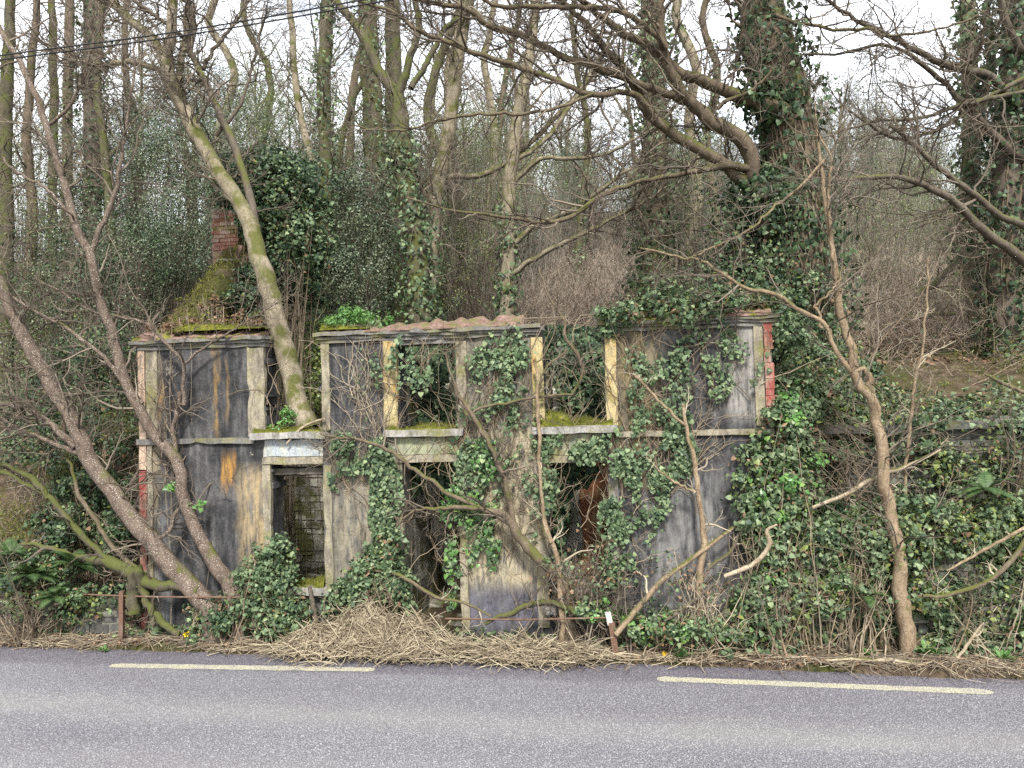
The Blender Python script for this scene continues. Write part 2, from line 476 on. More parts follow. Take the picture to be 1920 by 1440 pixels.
def plaster(name, stain=None):
    """old limewash over render gone slate dark, streaked by run-off"""
    n = NT(name); x, y, z = n.sep()
    st = n.noise(5., 6, .62, stretch=(1.3, 1.3, .22))
    c = n.ramp(st, [(.30, (.016, .016, .0175)), (.46, (.034, .034, .036)), (.60, (.074, .073, .074)), (.76, (.21, .20, .185))])
    big = n.noise(1.1, 4, .6)
    c = n.mix(n.ramp(big, [(.46, 0.), (.70, .6)]), c, n.ramp(n.noise(7, 5, .7), [(.3, (.09, .085, .085)), (.6, (.20, .19, .18)), (.8, (.32, .30, .27))]))
    fine = n.ramp(n.noise(32, 4, .75), [(.35, (.55, .55, .55)), (.65, (1.35, 1.33, 1.3))])
    c = n.mix(.75, c, n.mix(1., c, fine, 'MULTIPLY'))
    wv = n.t.nodes.new('ShaderNodeMixRGB'); wv.inputs[0].default_value = .14; n.t.links.new(n.co, wv.inputs[1])
    nq = n.t.nodes.new('ShaderNodeTexNoise'); nq.inputs['Scale'].default_value = 3.; nq.inputs['Detail'].default_value = 5; n.t.links.new(n.co, nq.inputs['Vector']); n.t.links.new(nq.outputs['Color'], wv.inputs[2])
    vo = n.t.nodes.new('ShaderNodeTexVoronoi'); vo.feature = 'DISTANCE_TO_EDGE'; vo.inputs['Scale'].default_value = 1.25; n.t.links.new(wv.outputs[0], vo.inputs['Vector'])
    crack = n.ramp(vo.outputs['Distance'], [(.0, 1.), (.010, 0.)])
    c = n.mix(n.math('MULTIPLY', crack, n.ramp(n.noise(1.7, 2), [(.45, 0.), (.6, .9)])), c, (.012, .011, .011))
    c = n.mix(n.ramp(n.noise(2.9, 7, .72), [(.655, 0.), (.668, .85)]), c, n.mix(n.noise(20, 3), (.30, .275, .235), (.16, .15, .13)))
    for (u0, u1, z0, z1, col, soft, amt) in (stain or []):
        wob = n.math('MULTIPLY', n.math('SUBTRACT', n.noise(3.0, 4, stretch=(1, 1, .5)), .5), .3)
        xx = n.math('ADD', x, wob)
        mk = n.math('MULTIPLY', n.band(xx, u0, u1, soft), n.band(z, z0, z1, .18))
        mk = n.math('MULTIPLY', mk, n.ramp(n.noise(6, 5, .7, stretch=(1.6, 1.6, .3)), [(.36, 0.), (.6, amt)]))
        c = n.mix(mk, c, col)
    return n.done(c, .9, n.math('ADD', n.noise(22, 5, .7), n.math('MULTIPLY', n.noise(3, 3), 1.5)), .5, .02, .15)

OCH = (.24, .155, .065); TAN = (.29, .235, .15); PALE = (.38, .37, .35); BLUE = (.21, .215, .22)
M['wall'] = plaster('stained_dark_render', [
    (uu(276), uu(298), 0, 4.8, TAN, .05, .9), (uu(296), uu(312), 3.4, 4.2, OCH, .04, .8),
    (uu(400), uu(412), 3.35, 4.8, OCH, .03, .95), (uu(424), uu(430), 3.6, 4.5, OCH, .02, .7),
    (uu(414), uu(440), 2.45, 2.95, (.36, .19, .045), .03, .9), (uu(445), uu(500), .3, 2.75, (.31, .235, .13), .09, .9),
    (uu(272), uu(312), -.1, 2.1, BLUE, .08, .9),
    (uu(622), uu(760), .3, 2.95, (.27, .235, .165), .2, .8), (uu(860), uu(1010), .9, 3.3, (.42, .36, .235), .18, 1.), (uu(855), uu(1000), 3.4, 4.8, (.25, .225, .17), .18, .8),
    (uu(860), uu(1010), .25, .85, (.12, .115, .14), .1, .9),
    (uu(1150), uu(1235), 2.4, 4.8, (.20, .155, .07), .2, .75), (uu(1205), uu(1345), .2, 2.6, (.195, .19, .18), .16, .85), (uu(1360), uu(1450), 3.4, 4.8, (.30, .28, .25), .2, .85)])
def paint(name, base, under, amt=.5, green=.3, dirt=(.09, .08, .06)):
    n = NT(name)
    c = n.mix(n.ramp(n.noise(4.5, 6, .7, stretch=(1.5, 1.5, .6)), [(amt - .08, 0.), (amt + .1, 1.)]), base, under)
    c = n.mix(n.ramp(n.noise(11, 6, .72, stretch=(1.6, 1.6, .4)), [(.5, 0.), (.72, .8)]), c, dirt)
    c = n.mix(n.ramp(n.noise(2.2, 5, .65), [(.62 - green * .3, 0.), (.78 - green * .3, .8)]), c, (.16, .15, .05))
    c = n.mix(.6, c, n.mix(1., c, n.ramp(n.noise(42, 4, .7), [(.35, (.6, .6, .6)), (.65, (1.3, 1.3, 1.3))]), 'MULTIPLY'))
    return n.done(c, .85, n.noise(28, 5, .7), .45, .02, .2)
M['cream'] = paint('peeling_cream_paint', (.29, .255, .185), (.15, .13, .10), .52, .42)
M['pink'] = paint('faded_pink_cream_paint', (.46, .33, .24), (.30, .235, .18), .55, .1)
M['red'] = paint('flaking_red_paint', (.24, .062, .048), (.33, .22, .17), .52, .12, (.12, .06, .05))
M['ochre'] = paint('ochre_lichen_paint', (.40, .325, .17), (.38, .21, .05), .6, .4)
M['grey_trim'] = paint('grey_weathered_trim', (.19, .18, .165), (.11, .105, .10), .5, .45)
M['fascia_blue'] = paint('blue_grey_fascia_paint', (.32, .345, .36), (.40, .40, .33), .52, .2, (.11, .12, .11))
M['fascia_green'] = paint('pale_green_fascia_paint', (.30, .31, .19), (.20, .205, .16), .52, .4, (.10, .10, .07))
M['sill'] = paint('weathered_concrete', (.30, .285, .26), (.18, .17, .155), .5, .35)
M['tile'] = (lambda n: n.done(n.mix(n.ramp(n.noise(5, 5, .65), [(.47, 0.), (.62, 1.)]), n.ramp(n.noise(12, 5, .7), [(.3, (.085, .052, .040)), (.5, (.15, .092, .072)), (.72, (.235, .17, .142))]), (.10, .10, .03)), .85, n.noise(40, 4), .4, .01, .2))(NT('weathered_red_tile'))
M['redrubble'] = (lambda n: n.done(n.mix(n.ramp(n.noise(3.2, 5, .65), [(.50, 0.), (.60, 1.)]), n.ramp(n.noise(14, 5, .7), [(.3, (.10, .06, .045)), (.5, (.21, .13, .105)), (.72, (.32, .245, .205))]), n.ramp(n.noise(18, 4), [(.35, (.06, .07, .015)), (.65, (.20, .19, .04))])), .9, n.noise(30, 5), .8, .03, .1))(NT('red_rubble_coping'))
def stone(name, cols, moss=.5, mossc=(.11, .11, .025)):
    n = NT(name)
    c = n.ramp(n.geo.outputs['Random Per Island'], [(i / (len(cols) - 1), x) for i, x in enumerate(cols)])
    c = n.mix(.8, c, n.mix(1., c, n.ramp(n.noise(16, 5, .7), [(.3, (.5, .5, .5)), (.7, (1.5, 1.5, 1.45))]), 'MULTIPLY'))
    c = n.mix(n.ramp(n.noise(1.8, 5, .65), [(.66 - moss * .25, 0.), (.76 - moss * .25, .9)]), c, n.mix(n.noise(25, 3), mossc, (.04, .045, .012)))
    return n.done(c, .92, n.noise(24, 5, .7), .7, .03, .15)
M['rubble'] = stone('grey_rubble_stone', [(.16, .15, .13), (.25, .235, .20), (.34, .32, .27), (.44, .41, .35)], .75)
M['slate'] = stone('dark_slate_stone', [(.055, .055, .05), (.10, .10, .09), (.16, .155, .13)], .5)
M['brick'] = stone('old_red_brick', [(.16, .07, .05), (.23, .105, .08), (.22, .145, .115), (.30, .22, .185)], .35)
M['inner_red'] = paint('rust_red_plaster', (.27, .115, .055), (.44, .34, .19), .56, .15)
M['timber'] = paint('rotten_timber', (.075, .065, .05), (.13, .115, .095), .5, .2)
M['rust'] = paint('rusty_iron', (.13, .075, .05), (.20, .16, .14), .6, .0)
M['whitepaint'] = paint('chipped_white_paint', (.42, .41, .38), (.22, .16, .13), .58, .0)
M['cable'] = NT('black_cable').done((.015, .015, .017), .6)

def asphalt():
    n = NT('worn_asphalt'); x, y, z = n.sep()
    ag = n.vor(80.); sp = n.noise(60, 2, .6)
    c = n.ramp(n.math('ADD', n.math('MULTIPLY', ag, .55), n.math('MULTIPLY', sp, .55)), [(.24, (.033, .031, .037)), (.44, (.080, .075, .088)), (.58, (.130, .125, .137)), (.76, (.29, .29, .288))])
    yy = n.math('ADD', y, n.math('MULTIPLY', n.math('SUBTRACT', n.noise(.5, 3, stretch=(.35, 1, 1)), .5), .5))
    e = EDGE_W
    lane = n.math('ADD', n.band(yy, e - 2.35, e - 1.75, .35), n.math('MULTIPLY', n.band(yy, e - 3.75, e - 3.1, .35), .7))
    lane = n.math('MULTIPLY', lane, n.ramp(n.noise(1.2, 4, stretch=(.3, 1, 1)), [(.3, .35), (.7, 1.)]))
    c = n.mix(n.math('MULTIPLY', lane, .55), c, n.mix(.5, c, (.31, .305, .26)))
    c = n.mix(n.math('MULTIPLY', n.band(yy, e - .62, e + 1., .12), .42), c, n.mix(1., c, (.50, .44, .50), 'MULTIPLY'))
    c = n.mix(n.math('MULTIPLY', n.ramp(n.noise(.55, 5, .65, stretch=(.25, 1, 1)), [(.42, 0.), (.66, 1.)]), .5), c, n.mix(1., c, (.70, .65, .72), 'MULTIPLY'))
    return n.done(c, .85, n.math('ADD', ag, sp), .5, .012, .25)
M['asphalt'] = asphalt()
def line_paint():
    n = NT('worn_yellow_line')
    a = n.ramp(n.noise(60, 3, .7), [(.43, 0.), (.55, 1.)])
    c = n.mix(a, (.15, .145, .14), n.mix(n.ramp(n.noise(3, 5, .7), [(.38, 0.), (.62, 1.)]), (.44, .40, .26), (.36, .34, .26)))
    return n.done(c, .75, n.noise(70, 3), .3, .01, .25)
M['line'] = line_paint()
def soil():
    n = NT('leaf_mould'); p = n.noise(6, 6, .7)
    c = n.ramp(p, [(.3, (.035, .027, .018)), (.5, (.085, .062, .042)), (.72, (.17, .125, .09))])
    c = n.mix(n.ramp(n.noise(.8, 5, .65), [(.45, 0.), (.6, .8)]), c, n.ramp(n.noise(14, 4), [(.3, (.02, .03, .01)), (.7, (.075, .08, .02))]))
    return n.done(c, 1., n.noise(30, 5, .7), .9, .05, .05)
M['soil'] = soil()
M['ground'] = (lambda n: n.done(n.ramp(n.noise(3, 6, .7), [(.3, (.05, .05, .025)), (.7, (.11, .11, .05))]), 1.))(NT('rough_ground'))

# ------------------------------------------------------------------ ground, road, hillside
mb = MB(); q = 900.
mb.add([[-q, -q, -.5], [q, -q, -.5], [q, q, -.5], [-q, q, -.5]], [[0, 1, 2, 3]])
solo('ground', mb, M['ground'], None, None, (0, 0, 0), kind='structure')

def local_root(o):
    o.location = Vector((float(O[0]), float(O[1]), 0)); o.rotation_euler = (0, 0, -YAW); return o

mb = MB()
us = np.linspace(-45, 55, 201); ws = np.array([EDGE_W - 9.0, EDGE_W - 4, EDGE_W - 1, EDGE_W - .3, EDGE_W + .15])
g = np.meshgrid(us, ws, indexing='ij'); V = np.stack([g[0], g[1], 0 * g[0]], -1)
V[..., 1] += (ew(us) - EDGE_W)[:, None]; V[:, -1, 1] += .06 * noise(np.stack([us, us * 0, us * 0], -1), 1.5)
i = np.arange(200)[:, None] * 5 + np.arange(4)[None]
mb.add(V, np.stack([i, i + 5, i + 6, i + 1], -1).reshape(-1, 4))
road = local_root(solo('road', mb, M['asphalt'], None, None, (0, 0, 0), kind='structure'))
for (x0, y0, x1, y1) in [(207, 1248, 702, 1256), (1232, 1273, 1862, 1298), (-720, 1238, -330, 1241)]:
    a, b = toL(G(x0, y0)), toL(G(x1, y1)); d = nrm(b - a); p = np.array([-d[1], d[0], 0]); n = 40
    t = np.linspace(0, 1, n)[:, None]; c = a + (b - a) * t
    wv = .085 + .012 * noise(c, 9.)[:, None]; wv[0] *= .5; wv[-1] *= .5
    V = np.stack([c - p * wv, c + p * wv], 1); V[..., 2] = .004
    i = np.arange(n - 1) * 2
    mb = MB().add(V, np.stack([i, i + 2, i + 3, i + 1], -1))
    put('edge_line', mb, M['line'], road, local=True)

us = np.concatenate([np.arange(-40, -9, .5), np.arange(-9, 17, .11), np.arange(17, 50, .5)])
ws = np.concatenate([np.arange(EDGE_W - .02, 2, .07), np.arange(2, 9, .2), np.arange(9, 75, .7)])
g = np.meshgrid(us, ws, indexing='ij')
V = np.stack([g[0], g[1], H(g[0], g[1])], -1); V[:, 0, 2] = -.03
_sh = np.clip((.5 - (ws - EDGE_W)) / .5, 0, 1)
V[..., 1] += (ew(us) - EDGE_W)[:, None] * _sh[None]; V[:, 1:, 2] = H(V[:, 1:, 0], V[:, 1:, 1])
V[:, 0, 1] += .06 * noise(np.stack([us, us * 0, us * 0], -1), 2.1) + .04 * noise(np.stack([us, us * 0 + 3, us * 0], -1), 6.)
nn = len(ws); i = np.arange(len(us) - 1)[:, None] * nn + np.arange(nn - 1)[None]
mb = MB().add(V, np.stack([i, i + nn, i + nn + 1, i + 1], -1).reshape(-1, 4))
local_root(solo('hillside', mb, M['soil'], None, None, (0, 0, 0), kind='structure', smooth=True))

# ------------------------------------------------------------------ the ruined house
house = thing('ruined_house', 'roofless two storey ruin with dark stained render and empty window openings beside the road', 'ruin', (O[0], O[1], 0), rz=-YAW)
EAVE = 4.76
U0 = uu(262)
UPW = [(uu(500), uu(606)), (uu(748), uu(858)), (uu(1022), uu(1138))]
LOW = [(uu(507), uu(606), .86, 2.82), (uu(752), uu(857), .1, 2.82), (uu(1022), uu(1138), .62, 2.78)]
def wall_keep(u, v):
    p = np.stack([u, 0 * u, v], -1)
    e = .025 * noise(p, 8.) + .02 * noise(p, 21.)
    k = (u > U0) & (u < U_R) & (v < EAVE)
    for i, (a, b) in enumerate(UPW):
        top = EAVE - .06 if i == 1 else 9
        rag = e * (2.2 if i == 0 else 1)
        k &= ~((u > a - np.abs(rag)) & (u < b + rag * .6) & (v > 3.28) & (v < top))
    for (a, b, c, d) in LOW:
        k &= ~((u > a + e * .6) & (u < b - e * .6) & (v > c) & (v < d))
    return k
st = .045
us = np.arange(U0 - st, U_R + st, st); vs = np.arange(.0, EAVE + st, st)
gc = np.meshgrid(us[:-1] + st / 2, vs[:-1] + st / 2, indexing='ij')
K = wall_keep(gc[0], gc[1]); nu, nv = len(us), len(vs)
g = np.meshgrid(us, vs, indexing='ij')
FV = np.stack([g[0], 0 * g[0], g[1]], -1).reshape(-1, 3)
FV[:, 1] += .010 * noise(FV, 1.6) + .006 * noise(FV, 6.) + .003 * noise(FV, 25.)
FV[:, 0] += .006 * noise(FV + 5, 12.); FV[:, 2] += .006 * noise(FV + 9, 12.)
BV = FV + [0, .46, 0]; BV[:, 1] += .03 * noise(FV, 5.)
ci, cj = np.nonzero(K); a = ci * nv + cj
fr = np.stack([a, a + nv, a + nv + 1, a + 1], -1); NF = len(FV)
bk = fr[:, ::-1] + NF
Kp = np.pad(K, 1)
sd_ = []
for (di, dj, e0, e1) in ((-1, 0, 0, 1), (1, 0, nv + 1, nv), (0, -1, nv, 0), (0, 1, 1, nv + 1)):
    m = ~Kp[ci + 1 + di, cj + 1 + dj]
    x, y = a[m] + e0, a[m] + e1
    sd_.append(np.stack([x, y, y + NF, x + NF], -1))
mb = MB().add(np.concatenate([FV, BV]), fr, bk, np.concatenate(sd_))
put('front_wall', mb, M['wall'], house, local=True)

def trim(name, m, lo, hi, amp=.009, chip=.035, step=.06, label=None):
    o = put(name, rbox(MB(), lo, hi, step, amp, rng.uniform(0, 50), chip), m, house, local=True)
    if label: o['label'] = label
    return o
# raised margins
for (x0, x1, z0, z1, m) in [(262, 275, 2.75, 4.74, 'pink'), (277, 298, 3.27, 4.74, 'cream'), (262, 275, .0, 2.74, 'red'), (277, 287, .1, 3.17, 'cream'),
                            (467, 499, 3.27, 4.74, 'cream'), (492, 507, .88, 2.81, 'cream'), (606, 621, .8, 2.81, 'cream'),
                            (606, 621, 3.34, 4.74, 'cream'), (722, 748, 3.34, 4.74, 'ochre'), (858, 878, 3.34, 4.70, 'cream'),
                            (1000, 1022, 3.34, 4.70, 'ochre'), (1000, 1022, .3, 2.8, 'cream'), (1138, 1160, 3.30, 4.72, 'ochre'), (1138, 1156, .6, 2.76, 'grey_trim'),
                            (736, 752, .2, 2.81, 'cream'), (857, 872, .2, 2.81, 'cream')]:
    trim('window_surround' if x0 > 300 else 'corner_strip', M[m], (uu(x0), -.035, z0), (uu(x1), .05, z1))
trim('corner_strip', M['cream'], (uu(1418), -.03, 3.28), (uu(1436), .04, 4.74))
mb = MB(); z = 3.3; gq = np.random.default_rng(3)
while z < 4.65:
    h = gq.uniform(.08, .24); rbox(mb, (uu(1437), -.035 - gq.uniform(0, .02), z), (uu(1452) + gq.uniform(-.02, .03), .05, z + h - .01), .06, .008, z); z += h
put('quoin', mb, M['red'], house, local=True)['label'] = 'exposed red brick quoins'
# string course, sills, fascias
trim('string_course', M['grey_trim'], (U0 - .02, -.055, 3.17), (uu(478), .04, 3.262))
trim('string_course', M['cream'], (uu(1160), -.055, 3.15), (U_R - .02, .04, 3.235))
for (x0, x1, m) in ((476, 616, 'sill'), (722, 872, 'sill'), (1000, 1157, 'sill')):
    trim('window_sill', M[m], (uu(x0), -.15, 3.225), (uu(x1), .42, 3.335), .008, .05)
for (x0, x1, m, zb) in ((494, 606, 'fascia_blue', 2.84), (726, 858, 'fascia_green', 2.84), (1024, 1132, 'fascia_green', 2.80)):
    f = trim('fascia', M[m], (uu(x0), -.028, zb + .10), (uu(x1), .03, 3.215), .003)
    o = put('moulding', rbox(MB(), (uu(x0) - .01, -.05, zb - .02), (uu(x1) + .01, .04, zb + .095), .07, .004, x0, .02), M['cream'], f, local=True)
for (a, b, c, d) in (LOW[0], LOW[2]):
    trim('window_sill', M['sill'], (a - .1, -.14, c - .1), (b + .1, .42, c + .005), .008, .05)
trim('lintel_beam', M['grey_trim'], (UPW[1][0] - .04, -.012, 4.665), (UPW[1][1] + .02, .44, 4.735), .006, .03)
for k, (dz, dw) in enumerate(((-.10, .10), (-.14, .26), (-.09, .38))):
    trim('lintel_beam', M['timber'], (LOW[0][0] - .03, dw, 2.74 + dz), (LOW[0][1] + .08, dw + .11, 2.84 + dz), .012, .05)
# cornices and what is left of the coping
for (x0, x1) in ((258, 498), (604, 1013), (1134, 1458)):
    mb = MB()
    for k, (pr, z0, z1) in enumerate(((.045, 4.735, 4.79), (.075, 4.793, 4.835), (.12, 4.838, 4.90))):
        rbox(mb, (uu(x0) - pr * .7, -pr, z0), (uu(x1) + pr * .5, .46 + pr * .3, z1), .07, .012, x0 + k, .06 if k == 2 else .03)
    put('cornice', mb, M['grey_trim'], house, local=True)
def coping(x0, x1, hf, wave, m, wl=.2):
    u0, u1 = uu(x0), uu(x1); n = int((u1 - u0) / .025); us = np.linspace(u0, u1, n)
    cs = np.linspace(0, 1, 9); g = np.meshgrid(us, cs, indexing='ij')
    h = np.array([hf(t) for t in np.linspace(0, 1, n)])[:, None]
    ph = np.abs(np.sin(math.pi * (g[0] + .12 * g[1]) / wl)) ** .7
    z = 4.905 + h * np.sin(np.clip(g[1] * 1.5, 0, 1) * math.pi / 2) * (1 - .35 * np.clip(g[1] - .66, 0, 1) * 3)
    z = z + wave * (ph - .5) * np.clip(g[1] * 2.5, .3, 1)
    V = np.stack([g[0], -.115 + .62 * g[1], z], -1)
    p = V.reshape(-1, 3); V[..., 2] += (.014 * noise(p, 6.) + .012 * noise(p, 17.)).reshape(V.shape[:2]) * np.clip(h * 6, 0, 1)
    V[:, 0, 2] = 4.903
    V2 = V.copy(); V2[..., 2] = np.minimum(V[..., 2] - .02, 4.902)
    i = np.arange(n - 1)[:, None] * 9 + np.arange(8)[None]
    f = np.stack([i, i + 9, i + 10, i + 1], -1).reshape(-1, 4); Nn = n * 9
    e1 = np.arange(n - 1) * 9; e8 = e1 + 8
    c0 = np.arange(8); cN = (n - 1) * 9 + c0
    mb = MB().add(np.concatenate([V.reshape(-1, 3), V2.reshape(-1, 3)]), f, np.stack([e1, e1 + Nn, e1 + 9 + Nn, e1 + 9], -1), np.stack([e8 + 9, e8 + 9 + Nn, e8 + Nn, e8], -1),
                  np.stack([c0, c0 + 1, c0 + 1 + Nn, c0 + Nn], -1), np.stack([cN + 1, cN, cN + Nn, cN + 1 + Nn], -1))
    return put('coping', mb, m, house, local=True, smooth=True)
coping(257, 492, lambda t: .17 - .07 * abs(t - .3) + .03 * math.sin(t * 31), .03, M['redrubble'], .33)['label'] = 'crumbling red coping with moss'
coping(606, 985, lambda t: (.05 + .11 * sst(0., .75, t)) * (1 + .3 * math.sin(t * 47) * math.sin(t * 13)), .03, M['tile'])['label'] = 'wavy red tile coping'
coping(1138, 1452, lambda t: .16 + .04 * math.sin(t * 13), .03, M['redrubble'], .3)['label'] = 'red coping under ivy'
# inner walls
BW = 4.7
put('back_wall', rubble(MB(), U0 + .1, U_R, BW, .0, lambda u: 4.35 + .35 * math.sin(u * 1.3) + .15 * math.sin(u * 5.1), 4), M['rubble'], house, local=True)
gab = lambda w: 4.85 + 2.25 * (1 - abs(w - 3.0) / 2.7) if w < 5.6 else 4.8
mb = MB(); rubble(mb, .47, 5.6, U0 + .5, .0, lambda w: gab(w) - .16, 6, .45, back=True, axis='w')
put('gable_wall', mb, M['rubble'], house, local=True)
mb = MB(); rubble(mb, .47, BW, U_R - .5, .0, lambda w: 4.8 + .1 * math.sin(w * 4), 7, .45, axis='w')
put('side_wall', mb, M['rubble'], house, local=True)
for (px, sg, sd2) in ((700, False, 8), (1012, True, 9)):
    mb = MB(); rubble(mb, .5, BW - .05, uu(px), .0, lambda w: 4.3 - .5 * abs(math.sin(w * 1.7)), sd2, .4, axis='w', back=sg)
    put('partition_wall', mb, M['rubble'], house, local=True)
o = put('plaster_patch', rbox(MB(), (uu(1070), 1.55, .7), (uu(1180), 1.6, 2.7), .05, .03, 2., .2), M['inner_red'], house, local=True); o['label'] = 'rust red inner plaster'
trim('cross_wall', M['rubble'], (uu(1010) + .02, 1.62, 0), (U_R - .52, 1.95, 3.6), .03, .1)
# chimney stack on the gable
cl = toL(FP(443, 478, 3.4)); cu = float(cl[0]) + .08; cw = 3.1; cz = 7.0
mb = MB()
for k in range(10):
    z = cz + k * .083
    for s in range(4):
        o_ = (k % 2) * .5
        for j in range(3):
            a = -.29 + (j + o_ - .25) * .245; b = min(a + .235, .29); a = max(a, -.29)
            if b - a < .05: continue
            for side in (0, 1):
                if rng.random() < .06 and k > 3: continue
                pr = rng.uniform(0, .012)
                if s < 2: lo = (cu + a, cw + (-.29 - pr if side == 0 else .185), z); hi = (cu + b, cw + (-.185 if side == 0 else .29 + pr), z + .072)
                else: lo = (cu + (-.29 - pr if side == 0 else .185), cw + a, z); hi = (cu + (-.185 if side == 0 else .29 + pr), cw + b, z + .072)
                if s in (0, 2): rbox(mb, lo, hi, .12, .004, k * 7 + j)
chim = put('chimney', mb, M['brick'], house, local=True); chim['label'] = 'red brick chimney stump under ivy'
put('mortar_core', rbox(MB(), (cu - .28, cw - .28, cz - .4), (cu + .28, cw + .28, cz + .81), .15, .01, 3.), M['redrubble'], chim, local=True)
o = put('chimney_breast', rbox(MB(), (U0 + .48, cw - .75, 4.6), (cu + .42, cw + .75, cz - .02), .1, .06, 9., .25), M['redrubble'], house, local=True)
# fallen rubble on the floor inside
mb = MB(); gq = np.random.default_rng(12)
for k in range(260):
    u = gq.uniform(U0 + .6, U_R - .6); w = gq.uniform(.6, BW - .2); s = gq.uniform(.05, .2)
    rbox(mb, (u - s, w - s * .7, H(u, w) - .05), (u + s * gq.uniform(.4, 1), w + s * .6, H(u, w) + s * gq.uniform(.3, .9)), .2, .05, k * 3.3)
put('fallen_masonry', mb, M['rubble'], house, local=True)['kind'] = 'stuff'

# ------------------------------------------------------------------ moss cushions on sills, copings and the gable: parts of the house
def moss_strip(x0, x1, w0, w1, z, h, n=2600, seed=0.):
    u0, u1 = uu(x0), uu(x1); nu = int((u1 - u0) / .03) + 2; us = np.linspace(u0, u1, nu); ws = np.linspace(w0, w1, 12)
    g = np.meshgrid(us, ws, indexing='ij'); V = np.stack([g[0], g[1], 0 * g[0]], -1); p = V.reshape(-1, 3) + seed
    hh = np.clip(h * (.55 + .5 * noise(p, 3.2) + .25 * noise(p, 9.)), 0, None).reshape(nu, 12)
    ed = np.minimum(1, np.minimum(np.arange(12), 11 - np.arange(12)) / 2.)[None]
    V[..., 2] = z - .01 + hh * ed
    i = np.arange(nu - 1)[:, None] * 12 + np.arange(11)[None]
    m = put('moss', MB().add(V, np.stack([i, i + 12, i + 13, i + 1], -1).reshape(-1, 4)), M['moss'], house, local=True, smooth=True)
    a = rng.integers(0, nu - 1, n); b = rng.integers(1, 11, n); P = V[a, b] + rng.normal(size=(n, 3)) * .012
    ok = hh[a, b] > .012
    put('moss_tufts', leaves(MB(), P[ok], np.tile([0, -.5, .7], (ok.sum(), 1)), rng.uniform(.02, .06, ok.sum()), 'blade', .9, -.7), M['moss_tuft'], m, local=True)
moss_strip(478, 612, -.12, .40, 3.335, .13, 3500, 1.)
moss_strip(726, 866, -.12, .40, 3.335, .12, 3500, 2.)
moss_strip(1002, 1150, -.12, .42, 3.335, .22, 5000, 3.)
moss_strip(508, 604, -.1, .4, .865, .16, 2200, 4.)
moss_strip(330, 496, -.10, .44, 5.03, .10, 3000, 5.)
moss_strip(607, 700, -.10, .40, 4.95, .10, 1800, 6.)
# earth and moss lying on the gable slope
tt = np.linspace(.45, 3.05, 60); cs = np.linspace(-.6, .14, 10); g = np.meshgrid(tt, cs, indexing='ij')
V = np.stack([U0 + .5 + g[1], g[0], np.array([gab(x) for x in tt])[:, None] + .10 - .5 * (g[1] + .2) ** 2 * 1.5 - .35 * np.clip(g[1], 0, 1)], -1); p = V.reshape(-1, 3)
V[..., 2] += (.07 * noise(p, 3.) + .05 * noise(p, 9.)).reshape(V.shape[:2]); V[:, -1, 2] -= .5; V[:, 0, 2] -= .4
i = np.arange(59)[:, None] * 10 + np.arange(9)[None]
put('gable_capping', MB().add(V, np.stack([i, i + 10, i + 11, i + 1], -1).reshape(-1, 4)), M['soil'], house, local=True, smooth=True)
# moss on the gable slope
n = 5200; t = rng.uniform(.5, 3.0, n); P = np.stack([U0 + .5 - rng.uniform(0, .45, n), t, [gab(x) for x in t] + rng.uniform(-.1, .16, n)], -1)
P[:, 0] += .08 * (P[:, 2] < np.array([gab(x) for x in t]) - .05)
put('moss', leaves(MB(), P, np.tile([.5, -.6, .6], (n, 1)), rng.uniform(.04, .13, n), 'blade', .8, -.5), M['moss_tuft'], house, local=True)

# ------------------------------------------------------------------ plants: builders
def cat_paths(lst):
    P = np.concatenate([a for a, b in lst]); R = np.concatenate([b for a, b in lst]); return P, R

def ivy_on(mb, P, R, n, f=(0., 1.), spread=.16, size=(.06, .12), kind='ivy'):
    """leaves round a stem path"""
    t = rng.uniform(f[0], f[1], n) * (len(P) - 1); i = np.clip(t.astype(int), 0, len(P) - 2); x = (t - i)[:, None]
    c = P[i] * (1 - x) + P[i + 1] * x; r = R[i] * (1 - x[:, 0]) + R[i + 1] * x[:, 0]
    T = nrm(P[i + 1] - P[i]); d = rng.normal(size=(n, 3)); d = nrm(d - T * (d * T).sum(-1, keepdims=True))
    cl = .55 + .6 * noise(c + d * .3, 2.2)
    k = rng.uniform(-.15, 1, n) < cl
    rr = r + spread * (rng.uniform(0, 1, n) ** 1.6) * (.6 + np.clip(cl, 0, 1))
    p = c + d * rr[:, None]
    return leaves(mb, p[k], d[k] + [0, 0, .15], rng.uniform(*size, k.sum()), kind, .55, .8)

